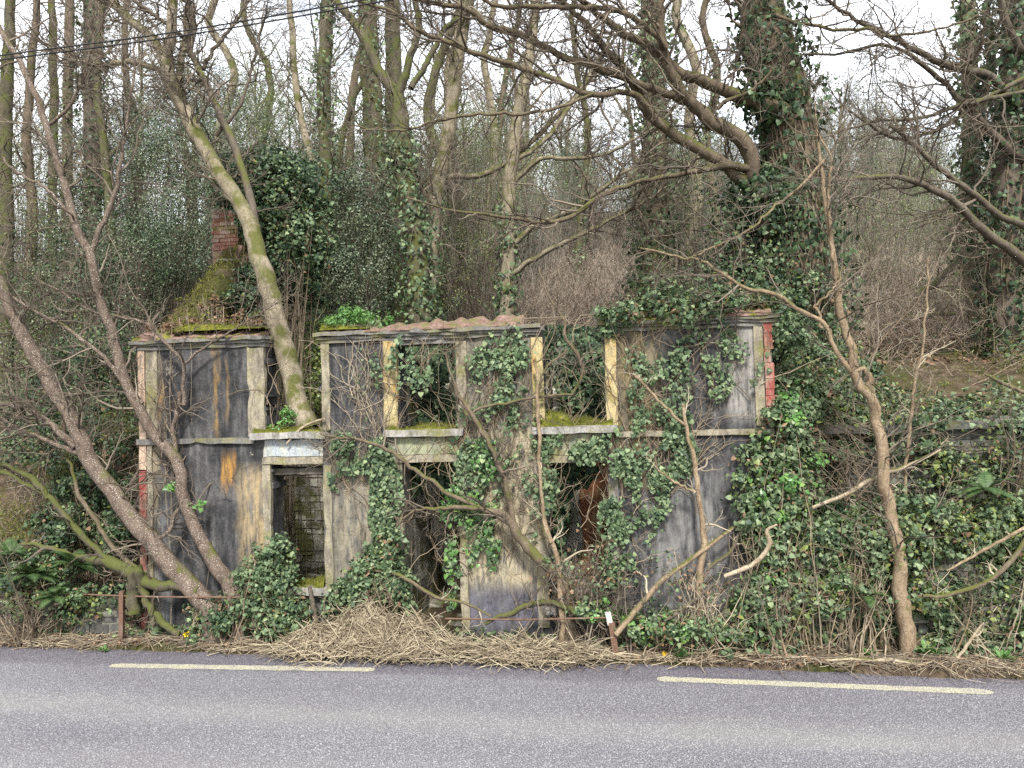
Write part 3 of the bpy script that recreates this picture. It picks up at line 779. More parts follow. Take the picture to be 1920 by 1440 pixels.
def tree(name, label, cat, limbs, m='bark_spot', tw='twig', l1=(9, (.5, 1.3)), l2=(5, (.25, .6)), l3=(3, (.1, .3)), ivy=None, group=None, up=.3, trunk_n=1, rmax=.02,
         ang=(25, 75), k1=9, rough=.06, tmin=.18, ivym='ivy', vines=0, wig=.24, ground=True, limb_m=None):
    """limbs: traced stems, the first trunk_n of them the trunk; thinner growth is added level by level"""
    if ground:
        P, R = limbs[0]; g0 = float(HW(P[0]))
        if P[0, 2] > g0 - .1:
            q = np.linspace(g0 - .25, P[0, 2], 6)[:-1]; D = np.tile(P[0], (5, 1)); D[:, 2] = q
            D[:, :2] -= np.linspace(1, .1, 5)[:, None] * np.clip((P[3] - P[0])[:2] * .5, -.15, .15); r = R[0] * np.linspace(1.3, 1.02, 5)
            limbs = [(np.concatenate([D, P]), np.concatenate([r, R]))] + list(limbs[1:])
    base = limbs[0][0][0]
    t = thing(name, label, cat, base, group)
    tk = limbs[:trunk_n]; br = limbs[trunk_n:]
    mb = MB()
    for P, R in tk: tubes(mb, P[None], R[None], 14 if R.max() > .05 else 9, rough)
    put('trunk', mb, M[m], t, smooth=True)
    for q, (P, R) in enumerate(br): put('limb', tubes(MB(), P[None], R[None], k1, rough), M[(limb_m or {}).get(q + trunk_n, m)], t, smooth=True)
    P0 = np.stack([resample(np.c_[P, R], 22)[:, :3] for P, R in limbs]); R0 = np.stack([resample(np.c_[P, R], 22)[:, 3] for P, R in limbs])
    mb = MB()
    if l1:
        Ls = np.linalg.norm(np.diff(P0, axis=1), axis=2).sum(1); ks = []
        for q in range(len(P0)):
            m_ = int(round(l1[0] * min(Ls[q] / min(Ls.max(), 4.5), 1.5))); sc = min(1., .25 + Ls[q] / 3.5)
            if m_ > 0: ks.append(kids(P0[q:q + 1], R0[q:q + 1], m_, (l1[1][0] * sc, l1[1][1] * sc), 9, ang, up, wig, tmin, .55, rmax))
        P1, R1 = cat_paths(ks)
        tubes(mb, P1, R1, 5)
        if l2:
            P2, R2 = kids(P1, R1, l2[0], l2[1], 7, (25, 70), up, wig, .15, .62, .01)
            tubes(mb, P2, R2, 4)
            if l3:
                P3, R3 = kids(P2, R2, l3[0], l3[1], 5, (25, 70), up, wig, .2, .7, .006)
                tubes(mb, P3, R3, 3)
        put('crown', mb, M[tw], t)
    if ivy:
        mb = MB()
        for (i, f0, f1, n, sp, sz) in ivy: ivy_on(mb, limbs[i][0], limbs[i][1], n, (f0, f1), sp, sz)
        put('ivy', mb, M[ivym], t)
    if vines:
        P, R = limbs[0]; mb = MB(); lst = []
        for k in range(vines):
            a0 = rng.uniform(0, 6.28); i0 = rng.integers(0, 14); i1 = min(i0 + rng.integers(8, 16), 25); idx = np.linspace(i0, i1, 14)
            c = np.stack([np.interp(idx, np.arange(len(P)), P[:, q]) for q in range(3)], -1); r = np.interp(idx, np.arange(len(P)), R)
            a = a0 + np.cumsum(rng.normal(size=14) * .12)
            lst.append(c + np.stack([np.cos(a), np.sin(a), 0 * a], -1) * (r * 1.04 + .01)[:, None])
        V = np.array(lst); tubes(mb, V, rng.uniform(.006, .018, (len(V), 1)) * np.ones((1, 14)), 5)
        put('ivy_stems', mb, M['vine'], t)
    return t

def blob_pts(blobs, n, lump=.35, lf=1.1, shell=.55, clump=.7):
    """points and outward normals of foliage: lumpy ellipsoids (centre, rx, ry, rz) whose leaves gather in clumps"""
    vol = np.array([b[1] * b[3] for b in blobs]); pr = vol / vol.sum()
    C0_ = np.array([b[0] for b in blobs]); E0_ = np.array([b[1:4] for b in blobs])
    def pts(m, sh):
        idx = rng.choice(len(blobs), m, p=pr); C, E = C0_[idx], E0_[idx]
        d = nrm(rng.normal(size=(m, 3))); r = rng.uniform(0, 1, m) ** sh; p = C + d * E * r[:, None]
        f = 1 + lump * noise(C + d * E, lf) + lump * .6 * noise(p, lf * 2.7)
        return C + d * E * (r * f)[:, None], nrm(d / E), E.min(-1)
    p, nn_, _ = pts(n, shell)
    k = max(int(n / 95), 8); c, cn, ce = pts(k, .25); cs = ce * rng.uniform(.10, .30, k)
    j = rng.integers(0, k, n); g_ = rng.normal(size=(n, 3)); q = c[j] + g_ * cs[j, None] * [1, 1, .8]
    use = rng.random(n) < clump
    return np.where(use[:, None], q, p), nrm(np.where(use[:, None], cn[j] * .8 + nrm(g_) * .9, nn_))

def bush(name, label, cat, blobs, n, size, mats, kind='ivy', group=None, stems=30, stem_m='vine', jit=.7, lump=.42, lf=1.5, gaps=.25, down=.6, sub='foliage', shell=.55):
    """blobs: (px, py, depth off, rx, ry, rz)"""
    B = [(FP(x, y, o * FRONT if o < 0 else o), rx, ry, rz) for (x, y, o, rx, ry, rz) in blobs]
    c = np.mean([b[0] for b in B], 0); zg = float(HW(c)); loc = np.array([c[0], c[1], min(zg, c[2])])
    t = thing(name, label, cat, loc, group)
    if kind == 'ivy' and len(blobs) > 1: mats = list(mats) + [('litter', .05), ('yellowgreen', .05)]
    for mi, (mn, fr) in enumerate(mats):
        p, nn_ = blob_pts(B, int(n * fr), lump, lf, shell, 0. if mn in ('litter', 'yellowgreen') and kind == 'ivy' else .7)
        k = (p[:, 2] > HW(p) - .03) & (noise(p, 2.6) + .5 * noise(p + 3, 6.) > -1.1 + gaps * 2 + rng.normal(size=len(p)) * .3)
        p, nn_ = p[k], nn_[k]
        put(sub, leaves(MB(), p, nn_ + [0, -.15, .5], (size[0] + (size[1] - size[0]) * rng.random(len(p)) ** 1.9) * .78, kind, jit, down), M[mn], t)
    if stems:
        q, _ = blob_pts(B, stems, lump, lf); s = q * .25 + loc * .75 + rng.normal(size=q.shape) * [.3, .2, 0]
        s[:, 2] = HW(s) + .0 * s[:, 2]
        x = np.linspace(0, 1, 8)[None, :, None]; P = s[:, None] * (1 - x) + q[:, None] * x
        P = P + np.cumsum(rng.normal(size=P.shape) * .035, 1)
        mb = tubes(MB(), P, rng.uniform(.004, .012, (stems, 1)) * np.linspace(1, .4, 8)[None], 4)
        P2, R2 = kids(P, np.full(P.shape[:2], .006), 4, (.15, .5), 5, (30, 80), .1, .3, .4, .8, .006)
        tubes(mb, P2, R2, 3)
        put('stems', mb, M[stem_m], t)
    return t

def wall_ivy(label, pats, n, vines, size=(.038, .088), mats=(('ivy', 1.),), off=(-.16, -.045), group='ivy climbing the ruin', vm='vine', vlen=(.6, 1.8), thr=.0):
    """ivy flat on the house front: patches (px, py, rx px, ry px)"""
    l0 = FP(pats[0][0], pats[0][1], 0.); t = thing('climbing_ivy', label, 'ivy', (l0[0], l0[1], .1), group)
    ar = np.array([p[2] * p[3] for p in pats], float)
    for mn, fr in mats:
        N = int(n * fr * 1.45); i = rng.choice(len(pats), N, p=ar / ar.sum()); pp = np.array(pats, float)[i]
        a = rng.uniform(0, 6.28, N); r = np.sqrt(rng.uniform(0, 1, N)) * 1.08
        x = pp[:, 0] + pp[:, 2] * r * np.cos(a); y = pp[:, 1] + pp[:, 3] * r * np.sin(a)
        o = rng.uniform(*off, N)
        P = np.array([FP(x[k], y[k], o[k]) for k in range(N)])
        k = (.8 * noise(P * [1, 0, .55], 3.0) + .9 * noise(P * [1, 0, .7] + 4, 8.5) > thr - .15 + 1.1 * (r - .65) + rng.normal(size=N) * .25)
        P = P[k]
        put('foliage', leaves(MB(), P, np.tile(-WX, (len(P), 1)) + [0, 0, .2], size[0] * .8 + (size[1] - size[0] * .8) * rng.random(len(P)) ** 2.0, 'ivy', .5, 1.2), M[mn], t)
    if vines:
        i = rng.choice(len(pats), vines, p=ar / ar.sum()); pp = np.array(pats, float)[i]
        st = np.array([FP(p[0] + rng.normal() * p[2] * .6, min(p[1] + abs(rng.normal()) * p[3] * .8, 1150), -.045) for p in pp])
        ang = rng.normal(size=vines) * .45; L = rng.uniform(*vlen, vines); P = [st]; p = st
        for s in range(11):
            ang = ang * .9 + rng.normal(size=vines) * .32
            p = p + (np.sin(ang)[:, None] * UX + np.cos(ang)[:, None] * np.array([0, 0, 1.])) * (L / 11)[:, None] - WX * rng.normal(size=(vines, 1)) * .006
            P.append(p)
        P = np.stack(P, 1); P[..., 2] = np.minimum(P[..., 2], 4.86 + rng.uniform(0, .2, (vines, 1)))
        R = rng.uniform(.003, .009, (vines, 1)) * np.linspace(1, .45, 12)[None]
        mb = tubes(MB(), P, R, 4)
        P2, R2 = kids(P, R, 5, (.12, .5), 5, (25, 65), .15, .25, .1, .75, .006)
        P2 = P2 - ((P2 - st.mean(0)) @ WX)[..., None] * 0
        d = (P2 - np.array([O[0], O[1], 0])) @ WX; P2 = P2 - WX * np.maximum(d + .03, 0)[..., None]
        tubes(mb, P2, R2, 3)
        put('stems', mb, M[vm], t)
    return t

# ------------------------------------------------------------------ trees in front of the ruin
A1 = stem([(396, 1140, 37.8), (360, 1100, 36.1), (317, 1060, 34.4), (283, 1013, 32.7), (250, 977, 31), (213, 927, 30.1), (177, 877, 29.2), (157, 833, 29.2), (143, 800, 26.7), (113, 750, 25.8), (83, 700, 24.9), (57, 650, 24.1), (30, 600, 23.2), (7, 543, 22.4), (-40, 455, 19.8), (-90, 330, 16.3), (-120, 200, 12.9)], (-.75, -1.3), 40)
A2 = stem([(143, 838, 15.5), (100, 800, 12), (50, 767, 10.3), (0, 757, 9.5), (-60, 745, 7.7)], (-1.0, -1.3))
A3 = stem([(157, 850, 10.3), (130, 845, 9.5), (85, 825, 7.7), (30, 800, 6), (0, 783, 5.2)], (-.95, -1.2))
A4 = stem([(293, 1013, 7.7), (317, 997, 7.7), (325, 975, 7.7), (333, 957, 6.9)], (-.85, -.8), 12)
tree('leaning_tree', 'thick spotted brown tree leaning far left across the red painted corner of the ruin', 'tree', [A1, A2, A3, A4], 'bark_spot', 'twig', (30, (.5, 1.9)), (7, (.3, .9)), (3, (.12, .4)))
B1 = stem([(442, 1150, 32.4), (430, 1093, 29.7), (407, 1067, 27), (380, 1017, 24.3), (360, 973, 22.5), (343, 927, 21.6), (333, 867, 20.7), (307, 837, 20.7), (277, 800, 19.8), (267, 773, 18.9), (233, 710, 18.9), (213, 633, 18), (187, 557, 17.1), (167, 477, 16.2), (140, 417, 14.4), (123, 350, 13.5), (97, 277, 12.6), (72, 190, 11.7), (40, 120, 10.8), (0, 55, 9.9), (-40, -40, 7.2)], (-.55, -.9), 44)
B2 = stem([(267, 757, 9), (213, 693, 8.1), (187, 663, 7.2), (133, 620, 7.2), (60, 580, 5.4), (0, 537, 4.5), (-40, 500, 3.6)], (-.7, -1.3))
B3 = stem([(170, 475, 10.8), (187, 430, 9.9), (213, 367, 9), (225, 310, 7.2), (236, 240, 5.4), (250, 150, 4.5), (252, 60, 2.7)], (-.7, -.4))
B4 = stem([(345, 760, 8.1), (342, 720, 7.2), (345, 680, 6.3), (310, 643, 6.3), (280, 610, 5.4), (240, 597, 4.5), (180, 585, 4.5), (110, 545, 3.6), (60, 520, 2.7)], (-.5, -.8))
B5 = stem([(345, 683, 5.4), (370, 660, 5.4), (400, 640, 4.5), (450, 610, 3.6), (520, 567, 2.7)], (-.55, -.3))
B6 = stem([(330, 845, 9), (327, 800, 8.1), (340, 733, 7.2)], (-.5, -.5), 12)
B7 = stem([(140, 415, 6.3), (90, 355, 5.4), (35, 325, 5.4), (0, 290, 4.5), (-30, 270, 3.6)], (-.8, -1.1))
B8 = stem([(88, 235, 6.3), (130, 200, 6.3), (155, 150, 5.4), (165, 110, 4.5), (185, 55, 3.6), (215, 0, 2.7)], (-.8, -.5))
tree('leaning_tree', 'slender spotted brown tree crossing the dark left render panel, forked high up', 'tree', [B1, B2, B3, B4, B5, B6, B7, B8], 'bark_spot', 'twig', (26, (.4, 1.8)), (6, (.25, .8)), (3, (.12, .4)))
C1 = stem([(582, 806, 44.8), (566, 770, 40), (553, 730, 38.4), (543, 690, 39.6), (528, 640, 37.8), (516, 590, 36.1), (500, 525, 34.4), (490, 490, 32.7), (477, 450, 31.8), (462, 405, 30.1), (440, 365, 29.2), (410, 322, 28.4), (385, 280, 27.5), (360, 235, 27.5), (340, 195, 26.7), (320, 160, 25.8), (310, 118, 24.1), (318, 80, 20.6), (323, 40, 18.1), (326, 0, 17.2), (330, -60, 14.6)], (.18, 1.2), 48)
C2 = stem([(312, 120, 18), (292, 78, 17), (265, 55, 16), (238, 32, 15), (212, 0, 13), (180, -40, 10)], (1.15, 1.5))
C3 = stem([(480, 430, 17), (470, 372, 15), (452, 315, 14), (436, 265, 14), (410, 213, 13), (393, 167, 13), (370, 127, 12), (357, 77, 12), (363, 50, 11), (353, 0, 10), (340, -60, 8)], (.75, 1.6))
C4 = stem([(340, 150, 12), (290, 128, 11), (245, 116, 11), (190, 123, 9), (155, 113, 8), (125, 95, 6), (90, 90, 4)], (1.1, .6))
C5 = stem([(357, 80, 9), (320, 50, 8), (285, 25, 7), (250, 0, 6)], (1.5, 1.2))
C6 = stem([(380, 130, 8), (400, 95, 7), (425, 65, 6), (450, 30, 5), (470, -10, 4)], (1.5, 1.9))
C7 = stem([(405, 255, 8), (445, 205, 7), (462, 165, 6), (480, 100, 5), (500, 20, 4)], (1.2, 1.8))
tree('window_tree', 'mossy grey tree rooted on the sill and growing out through the broken upper window', 'tree', [C1, C2, C3, C4, C5, C6, C7], 'bark_grey', 'twig', (30, (.5, 1.9)), (7, (.3, .9)), (4, (.1, .4)), tmin=.42, ground=False, limb_m={2: 'bark_dark', 4: 'bark_dark', 5: 'bark_dark', 6: 'bark_dark'})
D1 = stem([(1702, 1205, 30), (1690, 1117, 27), (1685, 1050, 25), (1677, 1000, 24), (1663, 933, 22), (1657, 867, 21), (1647, 800, 20), (1641, 765, 20), (1630, 740, 19), (1607, 717, 17), (1600, 667, 16), (1590, 633, 15), (1577, 600, 14), (1570, 533, 13), (1560, 467, 11), (1548, 380, 9), (1540, 310, 6), (1533, 240, 4), (1528, 190, 2)], (-.65, -.4), 44)
D2 = stem([(1596, 697, 10), (1567, 657, 9), (1547, 613, 9), (1497, 580, 8), (1447, 550, 8), (1397, 540, 7), (1347, 507, 6), (1313, 490, 5), (1280, 483, 5), (1200, 465, 3)], (-.55, -.9), 34)
D3 = stem([(1634, 745, 12), (1629, 705, 11), (1618, 692, 10), (1605, 697, 9)], (-.55, -.6), 12)
D4 = stem([(1570, 540, 7), (1557, 440, 6), (1552, 350, 5), (1560, 300, 4), (1535, 250, 3)], (-.6, -.5))
D5 = stem([(1542, 615, 6), (1532, 578, 5), (1527, 575, 5), (1560, 545, 4), (1585, 500, 3)], (-.6, -.8))
D6 = stem([(1545, 300, 6), (1500, 350, 5), (1455, 385, 5), (1432, 405, 5), (1420, 420, 4), (1370, 450, 4), (1300, 480, 3)], (-.5, -.9))
tree('bent_sapling', 'tan sapling with a kinked trunk standing at the road edge right of the ruin', 'tree', [D1, D2, D3, D4, D5, D6], 'bark_tan', 'twig', (26, (.5, 1.9)), (5, (.25, .8)), (3, (.1, .35)), up=.2, wig=.16, rmax=.012)
E1 = stem([(1064, 1140, 26), (1056, 1100, 24), (1040, 1078, 22), (1017, 1053, 21), (980, 1017, 19), (963, 987, 17), (940, 963, 14), (893, 953, 11), (840, 953, 8), (790, 953, 6), (757, 972, 4)], (-.5, -.75), 34)
E2 = stem([(964, 985, 11), (950, 917, 10), (933, 867, 9), (910, 820, 9), (893, 790, 9), (872, 757, 8), (857, 735, 6), (845, 700, 4), (835, 660, 3)], (-.6, -.6))
E3 = stem([(893, 952, 9), (860, 935, 8), (823, 913, 8), (773, 877, 8), (723, 840, 7), (673, 825, 6), (640, 823, 5), (600, 812, 4)], (-.65, -.8))
E4 = stem([(880, 780, 5), (900, 765, 5), (950, 755, 5), (1000, 745, 5), (1070, 738, 5), (1085, 718, 6), (1088, 680, 6), (1070, 650, 6), (1058, 625, 6), (1055, 595, 5), (1030, 560, 4), (1010, 500, 3)], (-.55, .1), 34)
E5 = stem([(1010, 720, 4), (1025, 690, 4), (1050, 668, 4), (1062, 655, 4)], (-.3, -.1), 12)
tree('crooked_tree', 'small crooked tree with mossy foot spreading across the middle pier and doorway', 'tree', [E1, E2, E3, E4, E5], 'bark_brown', 'twig', (12, (.3, 1.2)), (5, (.2, .6)), (3, (.08, .25)))
G1 = stem([(1313, 1165, 15), (1313, 1100, 14), (1314, 1060, 13), (1320, 1017, 12), (1312, 950, 10), (1305, 890, 9), (1297, 845, 9), (1287, 800, 7), (1281, 757, 5)], (-.7, -.55))
G2 = stem([(1286, 798, 5), (1262, 778, 6), (1240, 755, 6), (1215, 730, 6), (1190, 705, 5)], (-.56, -.8), 14)
G3 = stem([(1303, 922, 6), (1280, 912, 6), (1258, 900, 5), (1240, 885, 5), (1226, 873, 4)], (-.6, -.9), 14)
tree('dead_sapling', 'upright dead sapling with bare pale side shoots before the right block', 'tree', [G1, G2, G3], 'bark_tan', 'twig_pale', (6, (.2, .7)), (3, (.1, .35)), (2, (.06, .18)))
I1 = stem([(1053, 1192, 11), (1050, 1117, 10), (1043, 1040, 9), (1033, 1017, 8), (1018, 960, 6), (1013, 900, 6), (1010, 800, 7), (1007, 720, 6), (1002, 680, 5)], (-.9, -.4))
I2 = stem([(1034, 1018, 6), (1020, 985, 5), (1016, 950, 4)], (-.8, -.7), 10)
tree('thin_sapling', 'thin pale sapling climbing straight beside the third upper window', 'tree', [I1, I2], 'bark_tan', 'twig_pale', (6, (.3, .8)), (3, (.15, .35)), (2, (.06, .18)))
K1_ = stem([(1697, 870, 6), (1707, 800, 6), (1713, 717, 5), (1722, 690, 5), (1735, 600, 4), (1742, 480, 3)], (.3, .6))
tree('thin_sapling', 'whip thin pale sapling right of the kinked trunk, over the ivy slope', 'tree', [K1_], 'bark_tan', 'twig_pale', (9, (.3, .9)), (3, (.15, .35)), (2, (.06, .18)))
# mossy, low limbs at the left
def branch(name, label, limbs, m, tw=None, l1=(5, (.2, .6)), l2=(3, (.1, .3)), group=None, cat='branch'):
    return tree(name, label, cat, limbs, m, tw or 'twig', l1, l2, None, group=group, ground=False)
N1 = stem([(372, 1108, 15), (327, 1099, 18), (300, 1097, 20), (266, 1085, 24), (240, 1070, 24), (200, 1053, 22), (165, 1048, 16), (140, 1046, 12), (100, 1030, 9), (40, 1020, 7)], (-.95, -.85), 30)
N2 = stem([(262, 1080, 15), (233, 1062, 14), (200, 1047, 13), (167, 1017, 12), (127, 973, 11), (93, 933, 10), (50, 910, 9), (0, 880, 9), (-50, 850, 8)], (-.9, -1.1), 26)
N3 = stem([(90, 935, 9), (78, 915, 12), (60, 898, 12), (33, 882, 9), (0, 870, 7), (-40, 860, 5)], (-1.05, -1.1), 20)
branch('mossy_branch', 'thick bright mossy limb lying across the left corner with an arm rising left', [N1, N2, N3], 'bark_moss', l1=(7, (.3, .9)))
N4 = stem([(252, 1150, 22), (250, 1100, 22), (256, 1067, 22), (267, 1100, 15), (277, 1133, 15), (300, 1163, 14), (337, 1190, 12)], (-1.0, -1.0), 26)
branch('mossy_stump', 'mossy stump with a hooped stem rooting again beside the left corner', [N4], 'bark_moss', cat='tree stump', l1=(3, (.2, .5)))
N5 = stem([(255, 1065, 11), (213, 1027, 9), (183, 983, 8), (150, 933, 8), (140, 900, 7), (133, 873, 6), (120, 800, 5), (125, 740, 3)], (-.8, -.6))
branch('bare_branch', 'dark bare shoot rising from the mossy stump at the left', [N5], 'bark_brown')
N6 = stem([(910, 1170, 7), (935, 1157, 9), (957, 1150, 10), (990, 1134, 11), (1023, 1130, 11), (1050, 1135, 10), (1073, 1147, 9), (1110, 1160, 7), (1145, 1170, 5)], (-1.0, -.9))
branch('mossy_branch', 'low arched branch furred with yellow moss before the third opening', [N6], 'bark_moss')
# fallen sticks
def stick(label, spec, off, m='bark_pale', l1=(4, (.15, .5)), tw='twig_pale', name='fallen_branch'):
    return branch(name, label, [stem(spec, off, 24, .003)], m, tw, l1, (2, (.08, .2)))
stick('long pale pole leaning up to the right from the verge before the right block', [(1155, 1190, 12), (1190, 1147, 11), (1240, 1090, 10), (1280, 1060, 9), (1330, 1023, 8), (1390, 977, 6)], (-1.2, -.6), 'bark_tan')
stick('cream hook shaped stick stripped of bark lying on the ivy', [(1358, 1081, 7), (1385, 1070, 9), (1413, 1057, 9), (1437, 1033, 9), (1443, 1012, 9), (1437, 995, 7), (1457, 983, 4)], (-1.35, -1.35), l1=None)
stick('pale stripped branch resting on the ivy behind the kinked sapling', [(1523, 952, 7), (1580, 930, 8), (1620, 907, 9), (1647, 893, 9), (1690, 877, 8), (1717, 867, 7), (1763, 843, 5)], (-.5, .5))
stick('grey branch curving up out of the verge at the far right', [(1730, 1117, 6), (1762, 1118, 7), (1797, 1110, 8), (1847, 1093, 9), (1880, 1068, 9), (1905, 1040, 9), (1940, 985, 8)], (-1.2, -1.0), 'bark_brown')
stick('thin straight branch slanting over the right hand ivy bank', [(1775, 1070, 4), (1847, 1030, 6), (1930, 985, 7)], (-1.1, -1.0), 'bark_tan')
stick('short broken branch end jutting over the mossy ledge at right', [(1848, 702, 5), (1880, 718, 7), (1930, 740, 8)], (1., .8), 'bark_brown')
stick('dark branch lying along the asphalt edge at far right', [(1840, 1252, 6), (1880, 1257, 10), (1930, 1262, 10)], (-1.62, -1.62), 'bark_dark', None)
stick('dark crossed stick leaning on the verge beside the long pale pole', [(1245, 1165, 8), (1268, 1150, 8), (1300, 1128, 7), (1345, 1090, 5)], (-1.0, -.8), 'bark_dark')
stick('dark curved stick arching against the ivy right of the dead sapling', [(1318, 1085, 5), (1335, 1060, 7), (1370, 1035, 7), (1385, 1000, 5)], (-.7, -.6), 'bark_dark')
stick('spotted reddish branch lying down the pile out of the doorway', [(690, 1068, 4), (740, 1075, 6), (770, 1090, 7), (800, 1110, 7), (830, 1123, 6), (870, 1130, 5), (920, 1155, 4)], (-.9, -1.1), 'bark_brown')
stick('pale shoot bent over the broken first window sill', [(538, 832, 4), (565, 803, 5), (592, 790, 5), (610, 785, 3)], (-.25, -.2), l1=None)
stick('pale whip stick propped on the ivy under the hook shaped stick', [(1780, 1250, 5), (1810, 1215, 6), (1830, 1185, 5), (1845, 1168, 4)], (-1.4, -1.2))
stick('long dead stick lying on the stalks at the right verge', [(1540, 1238, 4), (1600, 1236, 6), (1680, 1240, 7), (1760, 1246, 6), (1800, 1235, 4)], (-1.55, -1.5))
stick('upright broken dark stake in the ivy right of the first ground floor window', [(593, 1165, 9), (588, 1140, 10), (583, 1115, 9), (580, 1098, 6)], (-.6, -.55), 'bark_dark', None, name='broken_stake')

# ------------------------------------------------------------------ the big ivy clad tree right of the ruin, and the tall trees at the right edge
V1 = stem([(1508, 690, 150), (1505, 640, 128), (1503, 540, 112), (1497, 430, 104), (1487, 320, 98), (1470, 200, 92), (1449, 100, 86), (1425, 0, 82), (1405, -100, 76), (1390, -220, 66)], (3.3, 2.6), 34)
V2 = stem([(1470, 210, 40), (1437, 197, 27), (1380, 180, 24), (1323, 153, 22), (1277, 137, 20), (1240, 107, 18), (1200, 80, 16), (1140, 43, 13), (1107, 17, 11), (1060, -20, 8)], (2.5, .8), 34)
V3 = stem([(1440, 375, 40), (1413, 335, 30), (1407, 290, 29), (1380, 252, 28), (1340, 233, 27), (1307, 203, 24), (1280, 175, 21), (1257, 133, 19), (1240, 80, 17), (1240, 20, 15), (1250, -60, 12)], (2.6, 1.2), 34)
V4 = stem([(1450, 440, 34), (1413, 363, 26), (1380, 327, 24), (1347, 300, 23), (1280, 263, 21), (1230, 225, 20), (1207, 200, 19), (1180, 143, 17), (1140, 100, 14), (1097, 43, 11), (1050, 0, 9), (1000, -50, 7)], (2.7, 1.0), 34)
V5 = stem([(1290, 190, 18), (1255, 178, 16), (1223, 167, 15), (1157, 140, 14), (1073, 113, 13), (1007, 80, 13), (940, 53, 13), (917, 50, 12), (873, 17, 10), (833, 10, 9), (787, 0, 7), (720, -30, 5)], (1.9, .2), 40)
V6 = stem([(1240, 235, 14), (1207, 193, 13), (1185, 175, 12), (1163, 170, 11), (1113, 177, 11), (1007, 137, 10), (923, 110, 10), (840, 80, 9), (773, 50, 8), (737, 20, 7), (683, 3, 6), (620, -20, 4)], (1.6, -.2), 40)
V7 = stem([(1250, 90, 12), (1225, 60, 11), (1207, 47, 11), (1157, 20, 10), (1090, 13, 10), (1007, 13, 9), (940, 12, 8), (907, 0, 7), (850, -30, 5)], (1.4, .2), 34)
V8 = stem([(1415, 318, 16), (1380, 312, 14), (1347, 312, 12), (1280, 327, 10), (1230, 335, 9), (1190, 343, 9), (1133, 363, 9), (1090, 393, 9), (1057, 413, 9), (1007, 417, 8), (940, 407, 6), (880, 398, 5), (840, 393, 4), (760, 370, 3)], (2.4, .4), 40)
V9 = stem([(1435, 165, 12), (1425, 150, 10), (1403, 117, 10), (1390, 67, 9), (1397, 20, 9), (1412, -20, 7)], (2.3, 2.1), 20)
V10 = stem([(1113, 176, 6), (1040, 203, 6), (973, 213, 6), (890, 215, 6), (807, 230, 5), (740, 247, 4), (660, 235, 3)], (.8, .0), 30)
V11 = stem([(1345, 204, 9), (1353, 195, 8), (1380, 182, 7), (1410, 168, 6), (1440, 140, 5), (1450, 125, 3)], (2.0, 1.8), 16)
V12 = stem([(1445, 15, 8), (1465, 33, 7), (1547, 53, 6), (1630, 57, 6), (1680, 67, 5), (1780, 50, 4), (1850, 20, 3)], (2.4, 1.8), 30)
tree('ivy_clad_tree', 'massive ivy covered tree right behind the ruin with long bare limbs sweeping left', 'tree', [V1, V2, V3, V4, V5, V6, V7, V8, V9, V10, V11, V12], 'bark_brown', 'twig', (16, (.6, 2.2)), (7, (.3, 1.1)), (4, (.15, .5)),
     ivy=[(0, .0, 1., 9000, .36, (.06, .12)), (1, 0., .22, 700, .25, (.06, .12)), (2, 0, .12, 500, .3, (.06, .12)), (3, 0, .12, 500, .3, (.06, .12)), (8, 0, .8, 400, .25, (.06, .11))], vines=90, ivym='ivy_dark', up=.35, tmin=.12, rmax=.025)
R1 = stem([(1848, 660, 46), (1840, 610, 42), (1830, 540, 38), (1817, 450, 34), (1820, 333, 31), (1820, 200, 29), (1815, 60, 27), (1812, -80, 24)], (5.5, 5.5), 30)
R1b = stem([(1830, 300, 20), (1840, 200, 18), (1860, 100, 16), (1850, 20, 14), (1870, -60, 10)], (5.5, 5.2))
tree('ivy_clad_tree', 'straight grey trunk with thin ivy near the right edge, left of the pair', 'tree', [R1, R1b], 'bark_grey', 'twig', (10, (.6, 1.9)), (6, (.3, .9)), (3, (.12, .4)), ivy=[(0, .2, 1., 2600, .24, (.06, .12)), (1, 0, 1, 700, .25, (.06, .12))], vines=8, tmin=.3)
R2 = stem([(1882, 640, 56), (1880, 560, 52), (1882, 450, 52), (1890, 330, 54), (1900, 170, 56), (1915, 0, 56), (1925, -120, 50)], (4.5, 4.5), 30)
J1 = stem([(1935, 205, 20), (1900, 185, 17), (1847, 140, 15), (1800, 130, 13), (1747, 110, 12), (1680, 73, 9), (1630, 50, 8), (1550, 0, 6), (1490, -50, 4)], (4.3, 2.0), 34)
J2 = stem([(1935, 315, 18), (1863, 253, 15), (1813, 200, 12), (1747, 133, 9), (1687, 93, 7), (1640, 85, 6), (1580, 100, 5), (1500, 103, 4)], (4.3, 2.4), 34)
J5 = stem([(1960, 425, 15), (1920, 420, 14), (1880, 407, 13), (1830, 367, 12), (1763, 317, 10), (1713, 270, 9), (1668, 233, 7)], (3.4, 2.2), 26)
J6 = stem([(1960, 520, 20), (1897, 470, 18), (1847, 433, 16), (1793, 383, 14), (1747, 353, 12), (1690, 333, 11), (1630, 333, 9), (1580, 337, 8), (1547, 340, 6)], (3.4, 1.6), 30)
J7 = stem([(1935, 140, 10), (1853, 180, 8), (1780, 230, 7), (1700, 262, 6), (1640, 240, 5), (1590, 205, 4)], (4., 2.6), 26)
J8 = stem([(1935, 170, 8), (1850, 185, 8), (1780, 205, 7), (1720, 222, 6), (1640, 228, 5), (1550, 250, 4)], (4., 2.2), 26)
J9 = stem([(1950, 110, 16), (1915, 90, 14), (1890, 50, 13), (1875, 0, 12), (1850, -50, 9)], (4.2, 3.6), 16)
